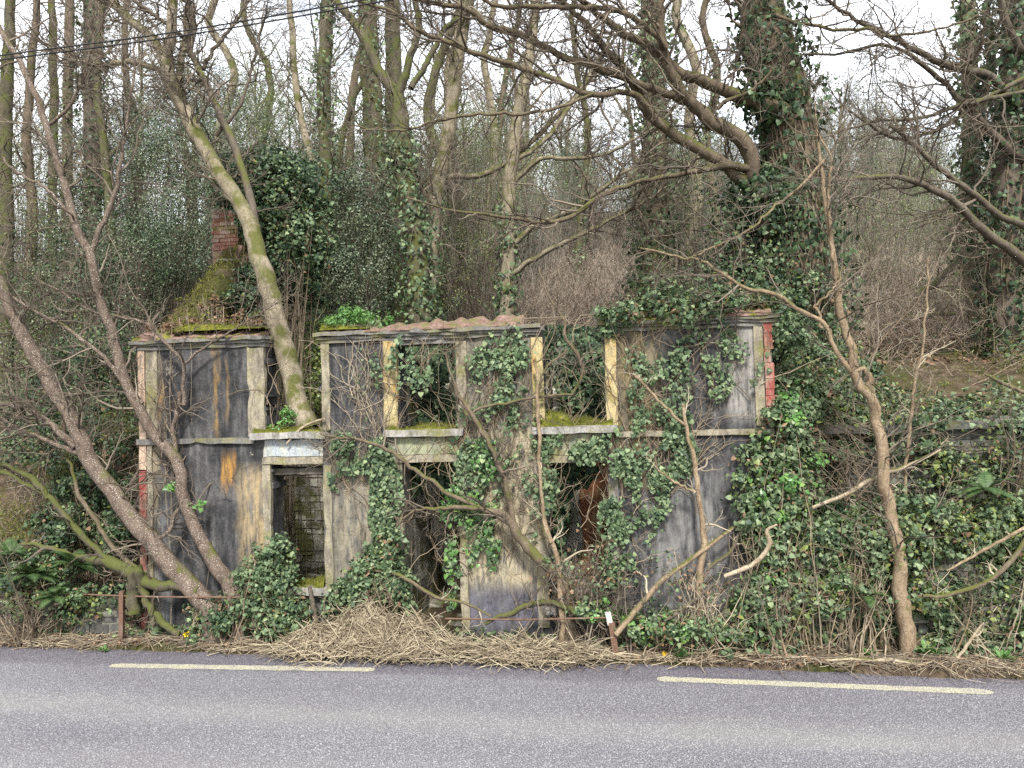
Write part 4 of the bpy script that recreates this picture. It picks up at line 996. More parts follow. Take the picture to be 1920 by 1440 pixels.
tree('ivy_clad_tree', 'thick dark ivy trunk cut by the right edge, long limbs reaching left', 'tree', [R2, J1, J2, J5, J6, J7, J8, J9], 'bark_dark', 'twig', (16, (.6, 2.1)), (7, (.3, 1.0)), (4, (.15, .5)),
     ivy=[(0, 0., 1., 5200, .3, (.06, .12)), (1, 0, .25, 250, .2, (.06, .11))], ivym='ivy_dark', vines=12, up=.3, tmin=.15)
Q1 = stem([(1640, 628, 9), (1687, 597, 12), (1723, 550, 13), (1757, 527, 12), (1797, 487, 9)], (6.2, 6.6), 20)
Q2 = stem([(1690, 596, 8), (1740, 592, 8), (1790, 588, 6)], (6.3, 6.8), 14)
branch('fallen_tree', 'dark fallen trunk propped on the brown slope between the kinked sapling and ivy trunks', [Q1, Q2], 'bark_dark', l1=(7, (.4, 1.2)), cat='fallen tree')

# ------------------------------------------------------------------ bare shrubs: several thin stems from one foot
def bare_shrub(label, px, py, off, h, nst, tw='twig', m='bark_brown', lean=0.):
    c = FP(px, py, off); c[2] = float(HW(c)) - .05; lim = []
    for q in range(nst):
        d = nrm(np.array([rng.normal() * .35 + lean, rng.normal() * .2, 1.])); L = h * rng.uniform(.6, 1.1); n = 20; p = c + np.array([rng.normal() * .12, rng.normal() * .08, 0]); P = [p]
        for k in range(n - 1): d = nrm(d + rng.normal(size=3) * .07 + [0, 0, .02]); p = p + d * L / (n - 1); P.append(p)
        lim.append((np.array(P), np.linspace(rng.uniform(.009, .02), .003, n)))
    return tree('bare_shrub', label, 'shrub', lim, m, tw, (8, (.3, 1.1)), (4, (.15, .5)), (2, (.08, .25)), group='bare shrubs among the ivy', ground=False, trunk_n=nst, up=.35, wig=.2, rmax=.009)
for a in [('pale twiggy shrub behind the crossing trunks at the left frame edge', 40, 900, .8, 2.8, 5, 'twig_pale', 'bark_tan'), ('bare shrub between the two leaning trees at left', 120, 800, 2.2, 3.2, 5, 'twig', 'bark_moss'),
          ('pale bare shrub just left of the ruin corner', 215, 760, 1.8, 3.0, 4, 'twig_pale', 'bark_tan'), ('grey bare shrub before the gable slope', 300, 640, 5.6, 2.6, 5, 'twig_pale', 'bark_grey'), ('bare shrub high at the left edge under the mossy trunk', 25, 640, 4.5, 3.6, 5, 'twig_pale', 'bark_moss'),
          ('bare shrub below the yellow mossy pole', 190, 620, 5., 3.4, 5, 'twig', 'bark_moss'), ('twiggy shrub before the dark low evergreen', 330, 560, 5.4, 2.8, 4, 'twig_pale', 'bark_grey'),
          ('bare shrub left of the red tile coping, in front of the shiny evergreen', 660, 600, 5.3, 2.6, 4, 'twig', 'bark_brown'), ('bare shrub behind the left half of the red tile coping', 730, 600, 5.6, 2.4, 4, 'twig', 'bark_moss'), ('bare shrub behind the right half of the red tile coping', 880, 600, 5.4, 2.6, 5, 'twig_pale', 'bark_tan'),
          ('bare shrub beside the tan trunk behind the third pier', 1000, 610, 5.2, 2.4, 5, 'twig_pale', 'bark_tan'), ('fan of bare stems above the broken third window', 1070, 620, 5.1, 2.6, 6, 'twig_pale', 'bark_tan'), ('bare shrub above the ivy cushion of the right block', 1150, 600, 5.6, 2.6, 5, 'twig', 'bark_brown'),
          ('bare pale stems right at the corner of the massive ivy tree', 1550, 700, 2.4, 3.4, 5, 'twig_pale', 'bark_tan'), ('bare shrub on the ivy slope below the fallen tree', 1625, 700, 3.0, 2.8, 4, 'twig_pale', 'bark_tan'), ('bare shrub right of the fallen tree', 1745, 670, 4.8, 2.8, 5, 'twig', 'bark_brown'),
          ('twiggy shrub between the two trunks at the right edge', 1860, 690, 4.4, 3.0, 5, 'twig_pale', 'bark_grey'), ('bare shrub behind the kinked sapling half way up the slope', 1600, 600, 7.0, 3.6, 6, 'twig_pale', 'bark_grey'), ('tall bare shrub under the arching limb at right', 1690, 590, 7.5, 4.0, 6, 'twig_pale', 'bark_grey'),
          ('dark twiggy shrub leaning on the wall ledge at the far right', 1880, 940, .4, 2.0, 5, 'twig', 'bark_brown'), ('pale dry shrub on the roadside ivy bank at right', 1800, 1080, -.3, 1.2, 3, 'twig', 'bark_tan'), ('bare twigs rising from the left fern bank', 60, 1080, -.6, 1.5, 5, 'twig', 'bark_brown'),
          ('dry bare shrub in the ivy cascade beside the hook shaped stick', 1475, 1120, -.5, 1.2, 3, 'twig', 'bark_tan'), ('bare shrub inside the third ground floor opening', 1090, 1100, .3, 1.5, 5, 'twig', 'bark_brown')]:
    bare_shrub(*a)

# ------------------------------------------------------------------ traced trees behind the ruin
def bgtree(label, limbs, m='bark_moss', ivy=None, l1=(17, (.7, 2.4)), l2=(7, (.4, 1.3)), l3=(4, (.2, .6)), tw='twig', **k):
    return tree('bare_tree', label, 'tree', limbs, m, tw, l1, l2, l3, ivy=ivy, group='bare trees on the slope behind the ruin', **k)
X1 = stem([(792, 610, 46), (785, 570, 44), (780, 467, 40), (767, 367, 38), (753, 267, 35), (748, 200, 32), (738, 168, 24), (710, 133, 20), (690, 83, 18), (660, 37, 16), (640, 15, 14), (610, -40, 10)], (5.7, 6.4), 40)
X2 = stem([(745, 180, 18), (757, 150, 16), (772, 100, 14), (785, 50, 13), (780, 0, 12), (775, -60, 9)], (6., 6.))
X3 = stem([(770, 165, 12), (800, 120, 11), (830, 60, 10), (870, 20, 8), (900, -30, 6)], (6., 6.6))
bgtree('stout forked mossy tree behind the red tile coping, ivy on its left side', [X1, X2, X3], ivy=[(0, .0, .55, 2600, .26, (.06, .12))], tmin=.45)
Y1 = stem([(800, 600, 34), (806, 480, 30), (815, 380, 28), (830, 300, 26), (843, 233, 26), (853, 150, 25), (863, 83, 24), (872, 27, 22), (882, 0, 20), (895, -60, 17)], (6.6, 6.8), 30)
Y2 = stem([(815, 385, 14), (840, 330, 13), (900, 330, 11), (973, 287, 10), (1073, 187, 9), (1110, 140, 7), (1160, 60, 5)], (6.7, 7.8), 26)
bgtree('straight pale mossy stem just right of the stout forked tree', [Y1, Y2], 'bark_grey', ivy=[(0, 0, .45, 1100, .24, (.06, .12))], tmin=.4)
Z1 = stem([(950, 600, 30), (952, 540, 28), (953, 467, 27), (954, 333, 25), (963, 283, 24), (967, 233, 23), (978, 183, 22), (990, 117, 21), (1000, 50, 20), (1006, 0, 18), (1015, -60, 15)], (6.1, 6.1), 30)
Z2 = stem([(960, 300, 10), (1000, 280, 10), (1040, 240, 9), (1107, 140, 8), (1150, 60, 6)], (6.2, 7.2))
Z3 = stem([(956, 350, 11), (1010, 300, 9), (1060, 297, 8), (1130, 290, 7), (1200, 255, 5), (1240, 230, 3)], (6.2, 5.2))
Z4 = stem([(952, 470, 12), (1000, 425, 10), (1080, 390, 9), (1160, 330, 7), (1230, 290, 5)], (6.1, 5.2))
Z5 = stem([(952, 520, 12), (1010, 480, 10), (1090, 440, 8), (1170, 400, 7), (1250, 350, 5)], (6.1, 5.))
bgtree('tan trunk behind the third pier, ivy to half height, fan of limbs rising right', [Z1, Z2, Z3, Z4, Z5], 'bark_grey', ivy=[(0, 0, .42, 1300, .22, (.06, .12))], tmin=.3)
W1 = stem([(1222, 560, 48), (1225, 480, 46), (1228, 340, 44), (1228, 200, 42), (1222, 60, 40), (1218, -80, 36)], (6.5, 6.5), 26)
bgtree('ivy covered upright trunk between the brown thicket and the massive ivy tree', [W1], 'bark_brown', ivy=[(0, 0, 1., 5200, .34, (.06, .13))], vines=16)
P1 = stem([(602, 620, 32), (605, 520, 30), (606, 400, 28), (612, 290, 27), (607, 170, 27), (612, 60, 26), (614, -80, 22)], (6.6, 6.6), 26)
bgtree('upright ivy striped trunk rising left of the stout forked tree', [P1], 'bark_moss', ivy=[(0, 0, .9, 2300, .22, (.06, .11))])
P2 = stem([(590, 420, 16), (583, 300, 15), (567, 233, 14), (553, 150, 13), (548, 70, 12), (543, 0, 11), (540, -70, 9)], (8.5, 9), 26)
bgtree('thin pale curving stem left of the ivy striped trunk', [P2], 'bark_grey')
P3 = stem([(700, 560, 42), (702, 400, 40), (700, 250, 38), (692, 100, 36), (688, 0, 34), (684, -80, 30)], (10, 10), 24)
bgtree('broad dark ivy trunk between the striped trunk and the forked tree', [P3], 'bark_moss', ivy=[(0, 0, 1., 3000, .3, (.06, .12))])
P4 = stem([(740, 330, 32), (738, 200, 31), (737, 80, 30), (735, -80, 26)], (11, 11), 20)
bgtree('mossy yellowish trunk directly behind the forked tree', [P4], 'bark_moss')
P5 = stem([(172, 560, 34), (173, 400, 32), (174, 250, 31), (173, 100, 30), (172, -80, 27)], (7, 7), 24)
bgtree('upright trunk hung with dark ivy behind the left leaning trees', [P5], 'bark_dark', ivy=[(0, 0, 1., 3600, .34, (.06, .12))], ivym='ivy_dark')
P6 = stem([(215, 560, 17), (208, 420, 16), (200, 330, 15), (192, 240, 14), (180, 170, 12), (190, 60, 10), (200, -60, 8)], (6, 6), 24)
bgtree('yellow mossy pole right of the dark ivy trunk at left', [P6], 'bark_moss')
P7 = stem([(126, 600, 20), (125, 400, 19), (126, 250, 18), (130, 60, 17), (132, -80, 14)], (9, 9), 24)
bgtree('slim brown trunk left of the dark ivy trunk', [P7], 'bark_brown', ivy=[(0, .1, .8, 700, .2, (.05, .1))])
P8 = stem([(100, 620, 17), (98, 400, 16), (101, 220, 15), (99, 60, 14), (92, -80, 11)], (11, 11), 24)
bgtree('slim mossy trunk second from the left edge of the slope', [P8], 'bark_moss')
P9 = stem([(8, 760, 30), (10, 600, 28), (12, 420, 26), (8, 250, 24), (16, 100, 20), (20, -80, 16)], (4, 4), 24)
bgtree('bright mossy trunk at the very left edge', [P9], 'bark_moss', ivy=[(0, 0, .5, 900, .25, (.05, .1))])
P10 = stem([(55, 700, 22), (52, 560, 20), (60, 400, 18), (50, 250, 16), (62, 100, 14), (75, -70, 11)], (6, 6), 24)
bgtree('dark crooked stem beside the bright mossy trunk at left', [P10], 'bark_brown')
P11 = stem([(255, 600, 18), (250, 430, 17), (262, 300, 15), (240, 180, 13), (235, 60, 11), (240, -60, 9)], (9, 9), 24)
bgtree('brown pole between the yellow mossy pole and the evergreen mass', [P11], 'bark_brown')
for i, (x, th, off) in enumerate([(668, 18, 13), (820, 22, 12), (905, 18, 12), (930, 14, 15), (480, 16, 13), (420, 18, 14), (350, 16, 16), (1090, 14, 18), (1290, 26, 12), (1335, 18, 14), (640, 14, 10), (860, 14, 10)]):
    y0 = 560 if off < 13 else 470
    sp = [(x + rng.uniform(-14, 14) - (x - 760) * .0 * q + (q * rng.uniform(-6, 10)), y0 - q * 110, th * (1 - .07 * q)) for q in range(7)]
    Lb = ['slim far trunk among the trees behind the ruin'][0]
    bgtree(Lb, [stem(sp, off, 24, .03)], ['bark_brown', 'bark_moss', 'bark_grey'][i % 3], ivy=[(0, 0, rng.uniform(.2, .9), 900, .22, (.06, .12))] if i % 3 != 2 else None, l1=(9, (.7, 2.2)), l2=(5, (.4, 1.1)), l3=(3, (.2, .5)))

# ------------------------------------------------------------------ stone walls on the right and left of the ruin
def top_r(u): return 3.12 + .10 * math.sin(u * 2.1) + .08 * math.sin(u * 5.3)
mb = MB(); rubble(mb, U_R + .15, U_R + 14, .98, 1.75, top_r, 31, .4, slab=(.05, .13), ln=(.2, .8))
sw = thing('stone_wall', 'dark layered stone retaining wall half hidden by ivy right of the ruin', 'stone wall', (O[0], O[1], 0), rz=-YAW)
put('masonry', mb, M['slate'], sw, local=True)
mb = MB()
u = U_R + .1; gq = np.random.default_rng(8)
while u < U_R + 14:
    l = gq.uniform(.5, 1.1); rbox(mb, (u, .86 - gq.uniform(0, .06), top_r(u) - .02), (u + l - .03, 1.5, top_r(u) + gq.uniform(.08, .14)), .12, .02, u, .06); u += l
put('coping', mb, M['slate'], sw, local=True)
mb = MB(); rubble(mb, U_R + .1, U_R + 14, -.02, -.1, lambda u: 1.35 + .12 * math.sin(u * 1.7), 33, .4, slab=(.08, .2))
sw = thing('stone_wall', 'low mossy roadside stone wall under the ivy bank at right', 'stone wall', (O[0], O[1], 0), rz=-YAW)
put('masonry', mb, M['slate'], sw, local=True)
mb = MB(); rubble(mb, -9, U0 - .25, -.24, -.1, lambda u: .72 + .1 * math.sin(u * 1.9), 35, .4, slab=(.08, .2))
sw = thing('stone_wall', 'low mossy stone wall behind the ferns at the left roadside', 'stone wall', (O[0], O[1], 0), rz=-YAW)
put('masonry', mb, M['slate'], sw, local=True)

# ------------------------------------------------------------------ ivy on the ruin
wall_ivy('thin ivy leaves and pale stems on the pier between the first two openings', [(650, 880, 36, 45), (705, 870, 30, 60), (722, 940, 34, 85), (640, 835, 24, 30), (738, 1020, 26, 60)], 2600, 40)
wall_ivy('ivy draped over the yellow post of the second upper window', [(736, 690, 40, 45), (768, 672, 34, 45), (772, 720, 30, 40), (745, 640, 22, 20), (790, 690, 22, 30)], 800, 14, off=(-.3, -.05))
wall_ivy('tangle of brown ivy stems with scattered leaves over the middle pier', [(930, 740, 50, 110), (905, 830, 50, 90), (955, 660, 60, 55), (925, 930, 70, 120), (985, 860, 30, 200)], 1500, 85, vlen=(.5, 1.6), thr=.5)
wall_ivy('leafy ivy down the centre of the middle pier', [(905, 680, 34, 30), (970, 670, 46, 40), (935, 735, 26, 60), (925, 800, 44, 60), (895, 870, 48, 50), (862, 850, 24, 34)], 1700, 20, thr=.12)
wall_ivy('bright leaved ivy hanging into the right side of the doorway', [(880, 985, 62, 60), (845, 960, 36, 50), (850, 1060, 16, 80), (900, 1030, 36, 44), (920, 860, 34, 40)], 2000, 20, mats=(('ivy', .6), ('ivy_light', .4)), off=(-.25, -.05))
wall_ivy('ivy trailing over the pale board above the third opening', [(1060, 835, 60, 22), (1110, 845, 40, 26), (1150, 850, 26, 60), (1030, 900, 16, 60), (1140, 1000, 18, 90)], 1300, 20, off=(-.22, -.05))
wall_ivy('dense ivy curtain down the left part of the right block', [(1180, 870, 46, 80), (1230, 880, 56, 70), (1185, 970, 44, 70), (1225, 950, 40, 45), (1165, 1050, 26, 80), (1270, 850, 34, 60), (1288, 810, 20, 70)], 4300, 60)
wall_ivy('scattered ivy leaves over the upper right block', [(1180, 650, 34, 44), (1205, 720, 46, 60), (1260, 710, 50, 50), (1300, 650, 46, 40), (1340, 690, 40, 60), (1370, 640, 40, 44), (1190, 770, 34, 34), (1250, 770, 40, 30), (1425, 680, 26, 50)], 1900, 50, thr=.45)
wall_ivy('thin dead stems up the dark panel left of the second window', [(665, 720, 34, 70), (690, 790, 30, 40)], 40, 26, vm='twig_pale', vlen=(.8, 1.6), thr=.9)
wall_ivy('small fresh ivy sprig on the slender leaning tree', [(320, 912, 16, 10), (372, 950, 24, 14), (365, 990, 12, 8)], 160, 3, mats=(('ivy_light', 1.),), off=(-.34, -.26), size=(.05, .1))
def deep_ivy(label, pats, n, off, mat='ivy_dark', size=(.05, .11), vines=5):
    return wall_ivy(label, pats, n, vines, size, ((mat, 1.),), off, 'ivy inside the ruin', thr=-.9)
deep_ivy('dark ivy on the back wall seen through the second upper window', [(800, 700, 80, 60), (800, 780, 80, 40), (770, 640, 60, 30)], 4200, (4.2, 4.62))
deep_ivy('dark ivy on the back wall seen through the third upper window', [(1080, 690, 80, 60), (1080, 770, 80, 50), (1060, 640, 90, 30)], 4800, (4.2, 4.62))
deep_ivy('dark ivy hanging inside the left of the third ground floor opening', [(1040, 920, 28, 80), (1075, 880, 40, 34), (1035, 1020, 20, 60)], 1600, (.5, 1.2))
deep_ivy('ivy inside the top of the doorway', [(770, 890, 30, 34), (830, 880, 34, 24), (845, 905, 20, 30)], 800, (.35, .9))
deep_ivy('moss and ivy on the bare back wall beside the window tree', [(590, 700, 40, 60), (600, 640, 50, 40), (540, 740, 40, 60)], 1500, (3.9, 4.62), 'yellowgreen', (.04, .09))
bush('ivy_cushion', 'long ivy cushion trailing along the coping of the right block', 'ivy', [(1170, 592, -.05, .45, .4, .22), (1240, 578, .0, .6, .5, .28), (1330, 565, .0, .7, .5, .3), (1420, 562, .2, .6, .5, .28), (1475, 610, .1, .3, .3, .4), (1146, 618, .0, .2, .2, .25)], 8200, (.05, .115), [('ivy', 1.)], group='ivy climbing the ruin', stems=0, gaps=.05)
bush('chimney_ivy', 'great dark ivy dome swallowing the brick chimney', 'ivy', [(520, 375, 3.2, .95, .9, 1.05), (470, 340, 3.1, .75, .8, .6), (560, 440, 3.2, .7, .9, 1.1), (545, 520, 4.6, .6, .6, 1.0), (500, 310, 3.3, .7, .8, .5), (428, 372, 3.0, .42, .45, .36), (470, 420, 2.6, .3, .3, .5)], 20000, (.06, .125), [('ivy_dark', .75), ('ivy', .25)], stems=60, gaps=.06, lump=.3)
bush('gable_ivy', 'dark ivy lying over the mossy gable slope below the brick stub', 'ivy', [(452, 520, 2.3, .34, .35, .26), (474, 555, 1.9, .28, .3, .4), (430, 560, 1.7, .2, .25, .12)], 3200, (.05, .11), [('ivy_dark', .7), ('ivy', .3)], stems=20, gaps=.1)
bush('dead_plants', 'dry grass and brown litter caught on the mossy gable slope', 'plant', [(390, 575, 1.3, .45, .4, .14), (425, 530, 2.2, .35, .4, .14)], 900, (.04, .11), [('litter', .8), ('moss_tuft', .2)], 'litter', stems=50, stem_m='twig_pale', gaps=-.1)
bush('coping_plants', 'fresh green seedlings and ivy on the wall top left of the red tiles', 'plant', [(640, 603, .2, .35, .3, .14), (690, 596, .2, .4, .3, .16), (660, 585, .3, .2, .2, .16)], 1400, (.05, .11), [('weed', .6), ('ivy_light', .4)], 'oval', stems=0, gaps=-.2)
bush('sill_plant', 'leafy green plant at the foot of the window tree', 'plant', [(530, 800, .1, .22, .2, .18), (545, 780, .1, .2, .2, .2)], 420, (.05, .1), [('ivy_light', 1.)], 'oval', stems=0, gaps=-.2)
bush('dead_plants', 'brown dead growth and twigs along the top of the left wall', 'plant', [(400, 610, .3, .9, .4, .18), (340, 618, .3, .5, .4, .14), (440, 600, .4, .5, .4, .16)], 2600, (.04, .10), [('litter', .7), ('moss_tuft', .3)], 'litter', stems=50, stem_m='twig_pale', gaps=-.1)

# ------------------------------------------------------------------ bushes along the front
bush('ivy_bush', 'rounded ivy bush below the first ground floor window', 'bush', [(500, 1090, -0.55, 0.5, 0.32, 0.52), (490, 1150, -0.6, 0.5, 0.34, 0.4), (535, 1150, -0.6, 0.45, 0.32, 0.4), (515, 1040, -0.5, 0.38, 0.24, 0.3)], 6500, (.05, .10), [('ivy', 1.)], stems=70, gaps=.12, lump=.25)
bush('ivy_bush', 'ivy bush spilling at the doorway behind the heap of stalks', 'bush', [(700, 1080, -.55, .58, .4, .48), (660, 1120, -.55, .45, .4, .35), (735, 1110, -.5, .36, .3, .4), (725, 1030, -.4, .36, .3, .35)], 6500, (.05, .105), [('ivy', 1.)], stems=60, gaps=.12, lump=.25)
bush('ivy_bush', 'tall ivy cascade covering the right corner of the ruin', 'bush', [(1475, 830, -0.1, 0.52, 0.28, 0.8), (1425, 900, -0.15, 0.42, 0.24, 0.5), (1490, 930, -0.2, 0.5, 0.28, 0.8), (1450, 1010, -0.4, 0.6, 0.28, 0.7), (1500, 730, 0.5, 0.45, 0.28, 0.5), (1430, 1110, -0.5, 0.5, 0.24, 0.5), (1400, 1170, -0.65, 0.45, 0.21, 0.3)], 14000, (.05, .12), [('bank_ivy', .85), ('ivy_light', .1), ('ivy', .2)], stems=110, gaps=.12, lump=.28)
bush('ivy_bush', 'ivy bank over the mossy roadside wall right of the cascade', 'bush', [(1560, 1010, -0.06, 0.8, 0.31, 0.55), (1650, 1000, -0.11, 0.7, 0.31, 0.5), (1530, 1110, -0.11, 0.7, 0.26, 0.5), (1610, 1110, -0.16, 0.7, 0.26, 0.45), (1570, 1180, .1, .8, .28, .28), (1650, 1170, .1, .7, .28, .3)], 19000, (.05, .115), [('bank_ivy', .8), ('yellowgreen', .25), ('ivy', .25)], stems=45, stem_m='twig_pale', gaps=.22)
bush('ivy_bush', 'mossy ivy and bramble bank at the far right roadside', 'bush', [(1760, 1010, -0.11, 0.8, 0.31, 0.55), (1860, 1000, -0.11, 0.8, 0.31, 0.6), (1780, 1120, -0.16, 0.8, 0.26, 0.5), (1890, 1110, -0.16, 0.7, 0.26, 0.5), (1960, 1060, -0.21, 0.6, 0.31, 0.8), (1760, 1190, .1, .8, .28, .28), (1870, 1195, .1, .8, .28, .3)], 20000, (.045, .105), [('bank_ivy', .8), ('yellowgreen', .35), ('ivy', .25)], stems=55, stem_m='twig_pale', gaps=.22)
bush('leaf_shrub', 'small yellow green leafing shrub at the kinked sapling', 'bush', [(1640, 1040, -0.4, 0.5, 0.21, 0.5), (1590, 1080, -0.45, 0.4, 0.21, 0.35), (1600, 980, -0.4, 0.3, 0.14, 0.3)], 1600, (.03, .06), [('weed', .4), ('yellowgreen', .6)], 'oval', stems=60, gaps=.3)
bush('ivy_slope', 'ivy carpet on the slope above the stone wall at right', 'ivy', [(1520, 740, .8, .9, .8, .5), (1620, 760, 1.6, .9, .9, .45), (1720, 780, 1.8, 1., .9, .4), (1830, 790, 1.6, 1.1, .9, .5), (1920, 800, 1.4, 1.1, .9, .6), (1540, 690, 2.2, 1., 1., .5), (1640, 800, 1.2, .8, .5, .3), (1880, 870, .7, .6, .3, .5), (1790, 880, .75, .5, .2, .4)], 20000, (.05, .115), [('bank_ivy', .7), ('ivy_dark', .2), ('yellowgreen', .15)], stems=100, gaps=.15)
bush('mossy_bank', 'mossy rounded outcrop with grass at the right edge above the wall', 'bush', [(1850, 690, 4.2, 1.4, .8, .45), (1930, 690, 4.0, 1., .8, .6), (1760, 715, 3.6, 1.2, .8, .3)], 5200, (.05, .13), [('moss_tuft', .6), ('yellowgreen', .4)], 'blade', stems=60, gaps=.05, down=-.3)
bush('ivy_drapes', 'dark ivy hanging over the stone wall joint left of the pale branch', 'ivy', [(1530, 880, .8, .35, .15, .6), (1590, 845, .85, .5, .2, .2), (1700, 840, .8, .7, .2, .18), (1600, 960, .2, .7, .5, .22), (1730, 955, .2, .8, .5, .25)], 4200, (.05, .11), [('ivy_dark', .6), ('ivy', .4)], stems=80, gaps=.2)
bush('ivy_bush', 'low ivy clump at the foot of the right block', 'bush', [(1290, 1180, -.85, .55, .35, .22), (1350, 1190, -.9, .6, .3, .2), (1225, 1165, -.7, .5, .3, .2), (1110, 1140, -.6, .4, .3, .2)], 3800, (.05, .10), [('ivy', .7), ('ivy_light', .3)], stems=50, gaps=.1)
bush('bramble_heap', 'tangle of bare bramble stems in the third ground floor opening', 'bush', [(1100, 1050, -.35, .5, .3, .45), (1160, 1080, -.5, .5, .3, .4), (1060, 1090, -.5, .4, .3, .3)], 500, (.04, .09), [('ivy', .7), ('litter', .3)], stems=80, stem_m='twig', gaps=.1)
bush('bramble_heap', 'bare twig tangle at the foot of the right block', 'bush', [(1270, 1090, -.7, .7, .3, .45), (1340, 1100, -.7, .6, .3, .4)], 300, (.04, .08), [('ivy', .6), ('litter', .4)], stems=50, stem_m='twig_pale', gaps=.1)
bush('ivy_bush', 'dark ivy thicket between the left corner and the mossy stump', 'bush', [(180, 930, 0.6, 0.7, 0.4, 0.6), (120, 1000, 0.3, 0.7, 0.4, 0.5), (210, 1010, 0.1, 0.5, 0.32, 0.5), (240, 1110, -0.3, 0.4, 0.24, 0.4), (150, 860, 1.1, 0.8, 0.48, 0.6)], 10500, (.05, .11), [('ivy_dark', .7), ('ivy', .3)], stems=90, gaps=.15)
bush('ivy_bush', 'low ivy between the leaning tree feet and the first window bush', 'bush', [(400, 1165, -.75, .5, .3, .25), (440, 1140, -.6, .35, .3, .35), (380, 1130, -.55, .3, .25, .2)], 2600, (.05, .10), [('ivy', .6), ('ivy_dark', .4)], stems=50, gaps=.15)
bush('hedge_bank', 'overgrown fern and bramble bank at the left roadside', 'bush', [(60, 1110, -0.55, 0.9, 0.33, 0.5), (150, 1130, -0.55, 0.6, 0.29, 0.4), (-30, 1090, -0.55, 0.8, 0.33, 0.6), (90, 1060, -0.45, 0.7, 0.33, 0.35)], 9000, (.04, .10), [('ivy', .45), ('ivy_dark', .35), ('yellowgreen', .2)], stems=120, gaps=.2)
bush('moss_curtain', 'yellow moss hanging on dark rock at the left', 'moss', [(215, 800, 1.6, .45, .3, .4), (30, 960, .5, .5, .3, .45), (100, 890, .6, .35, .2, .2), (10, 1000, .2, .4, .3, .4)], 5200, (.05, .14), [('moss_tuft', .8), ('yellowgreen', .2)], 'blade', stems=20, gaps=.05, down=1.)
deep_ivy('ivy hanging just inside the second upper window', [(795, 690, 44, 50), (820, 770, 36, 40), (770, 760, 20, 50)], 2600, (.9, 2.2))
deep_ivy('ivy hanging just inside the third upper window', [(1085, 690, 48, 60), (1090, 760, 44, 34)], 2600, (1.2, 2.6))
def fern(label, px, py, off, nf, L, m='fern', group='ferns'):
    c = FP(px, py, off * FRONT if off < 0 else off); t = thing('fern', label, 'fern', c, group)
    a = rng.uniform(0, 6.28, nf); el_ = rng.uniform(.4, 1.2, nf); n = 10
    d = np.stack([np.cos(a) * np.cos(el_), np.sin(a) * np.cos(el_), np.sin(el_)], -1); P = [np.tile(c, (nf, 1))]
    for k in range(n - 1): d = nrm(d + [0, 0, -.16]); P.append(P[-1] + d * L / n)
    P = np.stack(P, 1); mb = tubes(MB(), P, np.full((nf, n), .004), 3)
    i = np.repeat(np.arange(nf), 44); f = np.tile(np.linspace(.12, .99, 22), 2 * nf); k = f * (n - 1); j = np.clip(k.astype(int), 0, n - 2); x = (k - j)[:, None]
    C = P[i, j] * (1 - x) + P[i, j + 1] * x; T = nrm(P[i, j + 1] - P[i, j]); s = nrm(np.cross(T, [0, 0, 1.])) * np.where(np.tile(np.repeat([1, -1], 22), nf), np.tile(np.repeat([1, -1], 22), nf), 1)[:, None]
    up = np.cross(s, T); sz = L * .20 * np.sin(np.pi * np.clip(f * .85 + .15, 0, 1)) + .01; w = sz * .16
    tip = C + s * sz[:, None] + T * (sz * .35)[:, None] - np.array([0, 0, 1]) * (sz * .15)[:, None]; V = np.stack([C - T * w[:, None], C + T * w[:, None], tip], 1)
    mb.add(V, np.arange(len(C) * 3).reshape(-1, 3)); put('fronds', mb, M[m], t)
    return t
for (px, py, o, nf, L, m, lb) in [(60, 1080, -1.0, 16, .55, 'fern', 'green fern on the left roadside bank, nearest the frame edge'), (140, 1060, -.95, 14, .5, 'fern', 'green fern under the mossy limb at left'), (20, 1040, -.9, 12, .5, 'fern', 'upper fern at the left frame edge'), (105, 1120, -1.1, 12, .45, 'fern', 'low green fern near the verge at left'),
                              (1630, 1120, -.9, 9, .36, 'fern', 'green fern at the foot of the right ivy bank'), (1850, 920, -.2, 12, .5, 'fern', 'green fern on the ledge at the far right')]:
    fern(lb, px, py, o, nf, L, m)

# ------------------------------------------------------------------ evergreens and scrub behind the ruin
SB = 'evergreen shrubs behind the ruin'
def shrub(label, blobs, n, size=(.05, .10), mats=(('holly', 1.),), kind='oval', **k):
    return bush('evergreen_shrub', label, 'shrub', blobs, n, size, list(mats), kind, SB, **{**dict(stems=120, stem_m='twig', gaps=.16, lump=.4, lf=.9, down=.3, shell=.45), **k})
shrub('tall blue green evergreen behind the window tree', [(330, 250, 8, 2.0, 1.5, 1.9), (290, 330, 8, 1.8, 1.5, 1.8), (380, 300, 8, 1.8, 1.5, 1.9), (320, 420, 7, 1.8, 1.4, 1.6), (230, 300, 8.5, 1.5, 1.4, 1.6)], 44000, (.055, .115), stems=200, gaps=.2)
shrub('dark low evergreen left of the gable', [(200, 480, 5.5, 1.6, 1.2, 1.5), (280, 540, 6.2, 1.3, 1.0, 1.3), (330, 470, 6.5, 1.4, 1.2, 1.2), (150, 560, 4.5, 1.4, 1.1, 1.3)], 32000, (.05, .11), (('holly', .6), ('ivy_dark', .4)), stems=260)
shrub('shiny evergreen between the ivy dome and the forked tree', [(650, 430, 7.6, 1.5, 1., 1.7), (690, 360, 8.2, 1.3, 1., 1.4), (640, 530, 6.6, 1.2, .9, 1.2), (690, 500, 7.5, 1.1, .9, 1.4), (600, 350, 7.5, 1., 1., 1.4)], 38000, (.055, .115), stems=200, gaps=.2)
